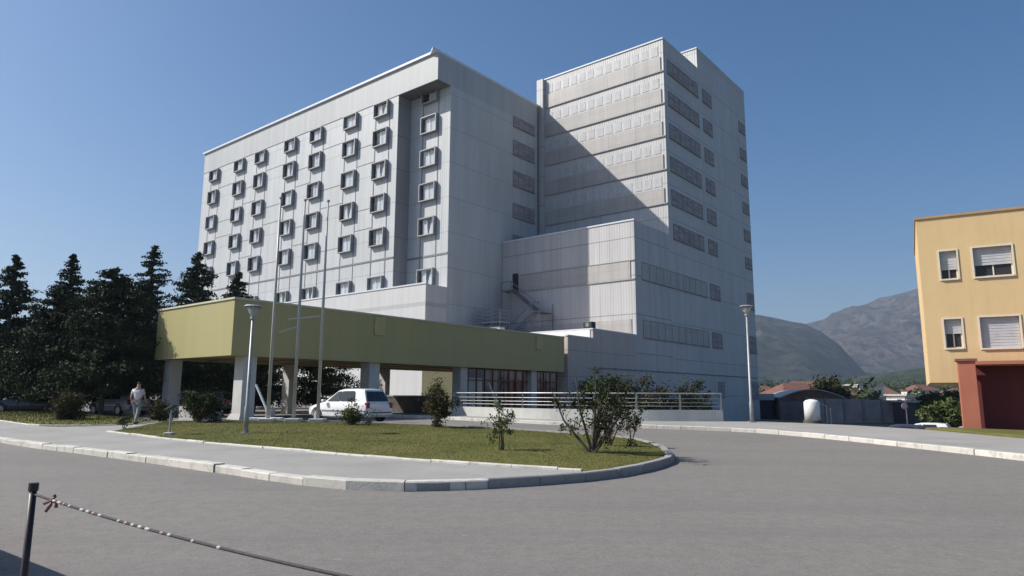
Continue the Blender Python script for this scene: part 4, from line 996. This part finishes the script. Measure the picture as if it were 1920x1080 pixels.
wins = [(.78, 1.42, 6.50, 7.75, .66), (2.02, 3.4, 6.50, 7.78, .60), (.72, 1.36, 3.46, 4.72, .50), (2.02, 3.4, 3.42, 4.74, 1.0), (4.6, 6.0, 6.50, 7.78, .4), (4.6, 6.0, 3.42, 4.74, .7), (7.2, 8.6, 6.5, 7.78, .8), (7.2, 8.6, 3.42, 4.74, .5)]
mb = MB(); hole_wall(0, 12, ZB, ZT, [w[:4] for w in wins], mb)
mb.quad([(0, 0, ZB), (0, 0, ZT), (0, 9, ZT), (0, 9, ZB)]); mb.quad([(12, 0, ZT), (12, 0, ZB), (12, 9, ZB), (12, 9, ZT)]); mb.quad([(12, 9, ZB), (0, 9, ZB), (0, 9, ZT), (12, 9, ZT)])
mb.quad([(0, 0, ZT), (12, 0, ZT), (12, 9, ZT), (0, 9, ZT)]); mb.quad([(0, 0, ZB), (0, 9, ZB), (12, 9, ZB), (12, 0, ZB)])
mb.build('wall', YM, yb)
MB().box(-.05, 12.05, -.06, 9, ZT, ZT+.10).build('roof_edge', plain('ochre_coping', (0.42, 0.27, 0.15), 0.7, 0.08), yb)
WF = plain('pale_window_surround', (0.66, 0.60, 0.50), 0.7, 0.05)
for a, b, c, d, bl_ in wins:
    mb = MB(); t = .065
    mb.box(a-t, a, -.035, .0-.002, c-t, d+t); mb.box(b, b+t, -.035, -.002, c-t, d+t); mb.box(a, b, -.035, -.002, d, d+t); mb.box(a, b, -.07, -.002, c-t, c)
    mb.box(a, a+.05, .18, .25, c, d); mb.box(b-.05, b, .18, .25, c, d); mb.box(a+.05, b-.05, .18, .25, d-.05, d); mb.box(a+.05, b-.05, .18, .25, c, c+.05); mb.box((a+b)/2-.025, (a+b)/2+.025, .18, .25, c+.05, d-.05)
    f = mb.build('window', WF, yb)
    MB().box(a, b, .21, .22, c, d).build('pane', M['dglass'], f)
    zb2 = d-(d-c)*bl_
    mb = MB(); n = max(3, int((d-zb2)/.06))
    for k in range(n): zz = zb2+(d-zb2)*k/n; mb.box(a+.012, b-.012, .13+.01*(k % 2), .16, zz, zz+(d-zb2)/n-.004)
    mb.build('blind', plain('grey_roller_shutter', (0.50, 0.50, 0.52), 0.6, 0.06), f)
MB().box(3.4, 11.8, 1.6, 8.8, -2.2, ZB-.002).build('ground_floor_wall', YM, yb)
RD = plain('terracotta_red_render', (0.40, 0.135, 0.085), 0.85, 0.08, 0.9, bmp=0.1)
rp_ = empty('red_porch', (18.55, 28.35, 0.15), yrot, 'terracotta red porch wall and pillar projecting from the yellow building', 'porch')
bevel(MB().box(.0, .62, 0, .62, -.2, 2.88).build('pillar', RD, rp_), .015)
MB().box(-.07, .69, -.07, .69, 2.88, 2.98).build('pillar_cap', plain('dark_red_cap', (0.22, 0.08, 0.06), 0.8, 0.1), rp_)
MB().box(.62, 9.0, 1.05, 1.25, -2.0, 2.72).build('wall', plain('deep_red_render', (0.13, 0.024, 0.026), 0.85, 0.1, 0.9), rp_)  # wall red deepened so its colour carries the porch shade
MB().box(.622, 9.0, -.25, 1.05, 2.722, 2.86).build('porch_roof', RD, rp_)

# ------------------------------------------------------------------ town in the valley
HW = [plain('white_house_wall', (0.60, 0.58, 0.54), 0.9, 0.05), plain('cream_house_wall', (0.52, 0.45, 0.36), 0.9, 0.06), plain('grey_house_wall', (0.36, 0.35, 0.34), 0.9, 0.06)]
HR = [plain('red_tile_roof', (0.16, 0.075, 0.058), 0.9, 0.15, 1.5), plain('brown_tile_roof', (0.16, 0.09, 0.07), 0.9, 0.15, 1.5), plain('grey_metal_roof', (0.40, 0.41, 0.42), 0.6, 0.1)]
GHW = 'houses of the town in the valley'
def house(x, y, w, d, h, wi, ri, rz, label, flat=False):
    z = hz(x, y); e = empty('town_house', (x, y, z), rz, label, 'house', GHW)
    MB().box(-w/2, w/2, -d/2, d/2, -2, h).build('wall', HW[wi], e)
    mb = MB()
    if flat: mb.box(-w/2-.4, w/2+.4, -d/2-.4, d/2+.4, h, h+.4)
    else:
        o_ = .6; rh = w*.22
        A_ = [(-w/2-o_, -d/2-o_, h), (w/2+o_, -d/2-o_, h), (w/2+o_, d/2+o_, h), (-w/2-o_, d/2+o_, h), (-w*.25, 0, h+rh), (w*.25, 0, h+rh)]
        mb.v = A_; mb.f = [(0, 1, 5, 4), (2, 3, 4, 5), (1, 2, 5), (3, 0, 4), (3, 2, 1, 0)]; mb.mi = [0]*5
    mb.build('roof', HR[ri], e)
    for i in range(3):
        for s_ in (0, 1):
            if h > 4.5 or s_ == 0:
                xx = -w/2+w*(i+.6)/3.4; MB().box(xx, xx+1.1, -d/2-.03, -d/2+.02, 1.1+s_*2.9, 2.5+s_*2.9).build('window', M['dglass'], e)
def hz(x, y): return LOW+max(0, (y-330))*0.028
houses = [
 (62, 150, 11, 9, 3.6, 2, 0, .2, 'brown roofed house right behind the barrel roof hall', 0),
 (76, 178, 12, 9, 4.4, 0, 0, -.3, 'red roofed white house above the middle of the grey wall', 0),
 (90, 200, 13, 10, 4.6, 1, 0, .4, 'cream house with wide red roof left of the dark round tree', 0),
 (104, 215, 12, 9, 3.6, 1, 1, .1, 'low cream house right of the dark round tree', 0),
 (98, 170, 7, 6, 3.4, 0, 2, .3, 'small bright white house above the wall end', 1),
 (117, 228, 9, 8, 6.8, 0, 2, .2, 'tall white cubic house highest in the middle of the town', 1),
 (129, 245, 15, 9, 3.8, 1, 1, -.2, 'wide brown roofed house behind the tall white one', 0),
 (137, 233, 13, 9, 3.4, 2, 2, .1, 'low house with a long pale flat roof', 1),
 (120, 180, 9, 8, 3.6, 0, 0, .5, 'white gabled house just left of the yellow building leg', 0),
 (155, 260, 10, 8, 5.6, 0, 0, .3, 'white house with red roof near the yellow building edge', 0),
 (168, 262, 9, 8, 4.0, 2, 1, .1, 'grey house under the yellow building corner', 0),
 (146, 210, 9, 7, 2.8, 1, 2, .1, 'flat cream shed among the houses at right', 1),
 (120, 330, 12, 9, 5.6, 1, 0, .1, 'distant red roofed house at the foot of the wooded slope', 0),
 (176, 350, 12, 9, 6.0, 0, 1, -.3, 'distant white house against the wooded slope', 0),
 (215, 360, 12, 9, 6.0, 1, 0, .2, 'distant cream house nearest the yellow building', 0),
 (148, 345, 13, 9, 5.0, 2, 0, .3, 'distant grey house in the centre of the town', 0),
 (196, 300, 11, 9, 4.6, 0, 0, -.2, 'white house between the trees under the yellow building', 0)]
for h_ in houses: house(*h_[:9], flat=bool(h_[9]))
# scattered far trees as one wood
P = []; rs = np.random.default_rng(4)
for i in range(520):
    y = rs.uniform(150, 900); x = y*rs.uniform(.30, .80)
    if any(math.hypot(x-h_[0], y-h_[1]) < 11 for h_ in houses): continue
    h = rs.uniform(3, 7)*(1 if y < 330 else 1.5); w = h*rs.uniform(.8, 1.3)
    P.append(np.array([x, y, hz(x, y)+h*.5])+rs.normal(size=(70, 3))*np.array([w*.28, w*.28, h*.26]))
V, F = leafcloud(np.concatenate(P), .75)
tag(mesh_np('woods', V, F, leafy('far_wood', (0.030, 0.045, 0.020), (0.060, 0.080, 0.032))), 'scattered trees and scrub between the valley houses', 'woods', kind='stuff')

# ------------------------------------------------------------------ hills
def hillmat(name, a, b, c, sc):
    m, nt, p = nodes(name); v = coords(nt)
    o = mix(nt, ramp(nt, noise_n(nt, v, sc, 8, .62), 0.38, 0.62), a, b)
    o = mix(nt, ramp(nt, noise_n(nt, v, sc*4.5, 8, .75), 0.47, 0.56), o, tuple(x*0.45 for x in a))
    mpx = nt.nodes.new('ShaderNodeMapping'); mpx.inputs['Rotation'].default_value = (0, 0, R(25)); mpx.inputs['Scale'].default_value = (1, .22, 1); nt.links.new(v, mpx.inputs[0])
    o = mix(nt, ramp(nt, noise_n(nt, mpx.outputs[0], sc*3, 6, .7), 0.62, 0.74), o, c)
    s = nt.nodes.new('ShaderNodeSeparateXYZ'); nt.links.new(v, s.inputs[0])
    nt.links.new(o, p.inputs['Base Color']); p.inputs['Roughness'].default_value = 1.0
    p.inputs['Specular IOR Level'].default_value = 0.1; return m
def hills(name, X0, X1, Y0, Y1, crest, nx, ny, mat, rough, seed):
    """crest: list of (x/y direction, height) giving the ridge height by bearing"""
    V = []; F = []
    cx = [c[0] for c in crest]; ch = [c[1] for c in crest]
    for j in range(ny+1):
        t = j/ny
        for i in range(nx+1):
            b = X0+(X1-X0)*i/nx; Y = Y0+(Y1-Y0)*t; X = b*Y
            H = float(np.interp(b, cx, ch))
            r = math.sin(min(1, t/.72)*math.pi/2)**1.35 if t < .72 else 1-.5*((t-.72)/.28)**1.5
            z = H*r
            n1 = mnoise.fractal(Vector((X*.0016+seed, Y*.0016, 0)), 1.0, 2.1, 6); n2 = abs(mnoise.noise(Vector((X*.004+seed*2, Y*.0022, 5))))+.5*abs(mnoise.noise(Vector((X*.011+seed, Y*.007, 2))))
            z += rough*H*(n1*.35-n2*.30)*min(1, t*3)*(1 if t < .6 else max(.05, 1-(t-.6)*8))
            V.append((X, Y, LOW-.4+max(z, 0)))
    for j in range(ny):
        for i in range(nx): a = j*(nx+1)+i; F.append((a, a+1, a+nx+2, a+nx+1))
    mb = MB(); mb.v = V; mb.f = F; mb.mi = [0]*len(F); return tag(mb.build(name, mat, smooth=True), kind='structure')
def bear(px): return (px-960)/1271.5
m1 = hillmat('blue_green_hill', (0.020, 0.027, 0.020), (0.055, 0.052, 0.044), (0.15, 0.14, 0.125), .007)
m2 = hillmat('dry_scrub_hill', (0.036, 0.033, 0.022), (0.105, 0.080, 0.060), (0.22, 0.195, 0.17), .006)
m3 = hillmat('wooded_foothill', (0.026, 0.040, 0.018), (0.050, 0.062, 0.030), (0.085, 0.082, 0.05), .01)
cr2 = [(bear(900), 150), (bear(1300), 250), (bear(1425), 268), (bear(1480), 248), (bear(1512), 238), (bear(1540), 210), (bear(1570), 172), (bear(1600), 115), (bear(1625), 60), (bear(1660), 20), (bear(1800), 5)]
hills('hills', bear(900), bear(1700), 1400, 2900, [(b, h*2480/2200) for b, h in cr2], 150, 70, m1, .55, 3)
cr3 = [(bear(1000), 260), (bear(1450), 330), (bear(1505), 340), (bear(1550), 369), (bear(1600), 418), (bear(1650), 460), (bear(1725), 515), (bear(1850), 600), (bear(2000), 640), (bear(2400), 560), (bear(2700), 400)]
hills('hills', bear(1000), bear(2700), 2300, 4400, [(b, h*3810/3200) for b, h in cr3], 220, 80, m2, .5, 11)
hills('hills', bear(1000), bear(2600), 480, 1500, [(bear(1000), 20), (bear(1430), 24), (bear(1520), 30), (bear(1600), 38), (bear(1700), 52), (bear(1800), 60), (bear(2600), 60)], 120, 30, m3, .7, 21)

# ------------------------------------------------------------------ walking person
def skin_mesh(name, pts, edges, rad, mat, parent, lv=1):
    me = bpy.data.meshes.new(name); me.from_pydata(pts, edges, []); me.materials.append(mat)
    o = bpy.data.objects.new(name, me); C.objects.link(o); o.parent = parent
    sk = o.modifiers.new('skin', 'SKIN'); sk.use_smooth_shade = True
    for i, r in enumerate(rad):
        d = me.skin_vertices[0].data[i]; d.radius = (r, r) if not isinstance(r, tuple) else r; d.use_root = (i == 0)
    ss = o.modifiers.new('sub', 'SUBSURF'); ss.levels = lv; ss.render_levels = lv; return o
pe = empty('person', (-15.55, 28.6, gz(28.6)+.12), R(95), 'person in a pale shirt and grey trousers walking on the path by the trees', 'person')
SK = plain('skin', (0.42, 0.26, 0.19), 0.6, 0.05)
pts = [(0, 0, .95), (0, 0, 1.15), (0, 0, 1.38), (.01, 0, 1.50), (.02, 0, 1.60), (.02, 0, 1.70),
       (0, .10, .90), (.16, .11, .50), (.27, .11, .09), (.38, .11, .05),
       (0, -.10, .90), (-.10, -.11, .49), (-.30, -.11, .12), (-.20, -.11, .05),
       (0, .19, 1.38), (-.08, .24, 1.10), (.05, .25, .88), (.09, .25, .79),
       (0, -.19, 1.38), (.08, -.24, 1.10), (.24, -.24, .93), (.31, -.24, .88)]
edg = [(0, 1), (1, 2), (2, 3), (3, 4), (4, 5), (0, 6), (6, 7), (7, 8), (8, 9), (0, 10), (10, 11), (11, 12), (12, 13), (2, 14), (14, 15), (15, 16), (16, 17), (2, 18), (18, 19), (19, 20), (20, 21)]
rad = [(.13, .15), (.11, .14), (.11, .17), .055, .085, .07, .085, .058, .04, .035, .085, .058, .04, .035, .055, .042, .033, .028, .055, .042, .033, .028]
skin_mesh('body', pts, edg, rad, SK, pe)
skin_mesh('shirt', [(0, 0, .93), (0, 0, 1.15), (0, 0, 1.40), (0, .19, 1.39), (-.05, .22, 1.2), (0, -.19, 1.39), (.05, -.22, 1.2)], [(0, 1), (1, 2), (2, 3), (3, 4), (2, 5), (5, 6)], [(.155, .175), (.135, .165), (.13, .18), .075, .062, .075, .062], plain('pale_shirt', (0.66, 0.62, 0.64), 0.85, 0.06), pe)
skin_mesh('trousers', [(0, 0, .97), (0, .10, .88), (.16, .11, .50), (.26, .11, .12), (0, -.10, .88), (-.10, -.11, .49), (-.29, -.11, .14)], [(0, 1), (1, 2), (2, 3), (0, 4), (4, 5), (5, 6)], [(.14, .16), .105, .078, .06, .105, .078, .06], plain('grey_trousers', (0.26, 0.26, 0.25), 0.9, 0.1), pe)
skin_mesh('hair', [(-.02, 0, 1.62), (0, 0, 1.73)], [(0, 1)], [.085, .07], plain('brown_hair', (0.07, 0.05, 0.04), 0.8, 0.2), pe)
for s, x, z in ((.11, .34, .04), (-.11, -.25, .05)):
    bevel(MB().box(x-.13, x+.13, s-.045, s+.045, z-.04, z+.05).build('shoe', M['black'], pe), .03)

# ------------------------------------------------------------------ air
hz_ = MB().box(-7000, 7500, -3500, 7500, LOW-2, 780).build('haze', None)
hm = bpy.data.materials.new('haze'); hm.use_nodes = True; ht = hm.node_tree; ht.nodes.clear()
oo = ht.nodes.new('ShaderNodeOutputMaterial'); pv2 = ht.nodes.new('ShaderNodeVolumePrincipled')
pv2.inputs['Color'].default_value = (0.60, 0.76, 1.0, 1); pv2.inputs['Density'].default_value = 0.00015; pv2.inputs['Anisotropy'].default_value = 0.2
ht.links.new(pv2.outputs[0], oo.inputs['Volume']); hz_.data.materials.clear(); hz_.data.materials.append(hm)
tag(hz_, 'thin bluish summer air over the valley', 'haze', kind='stuff')
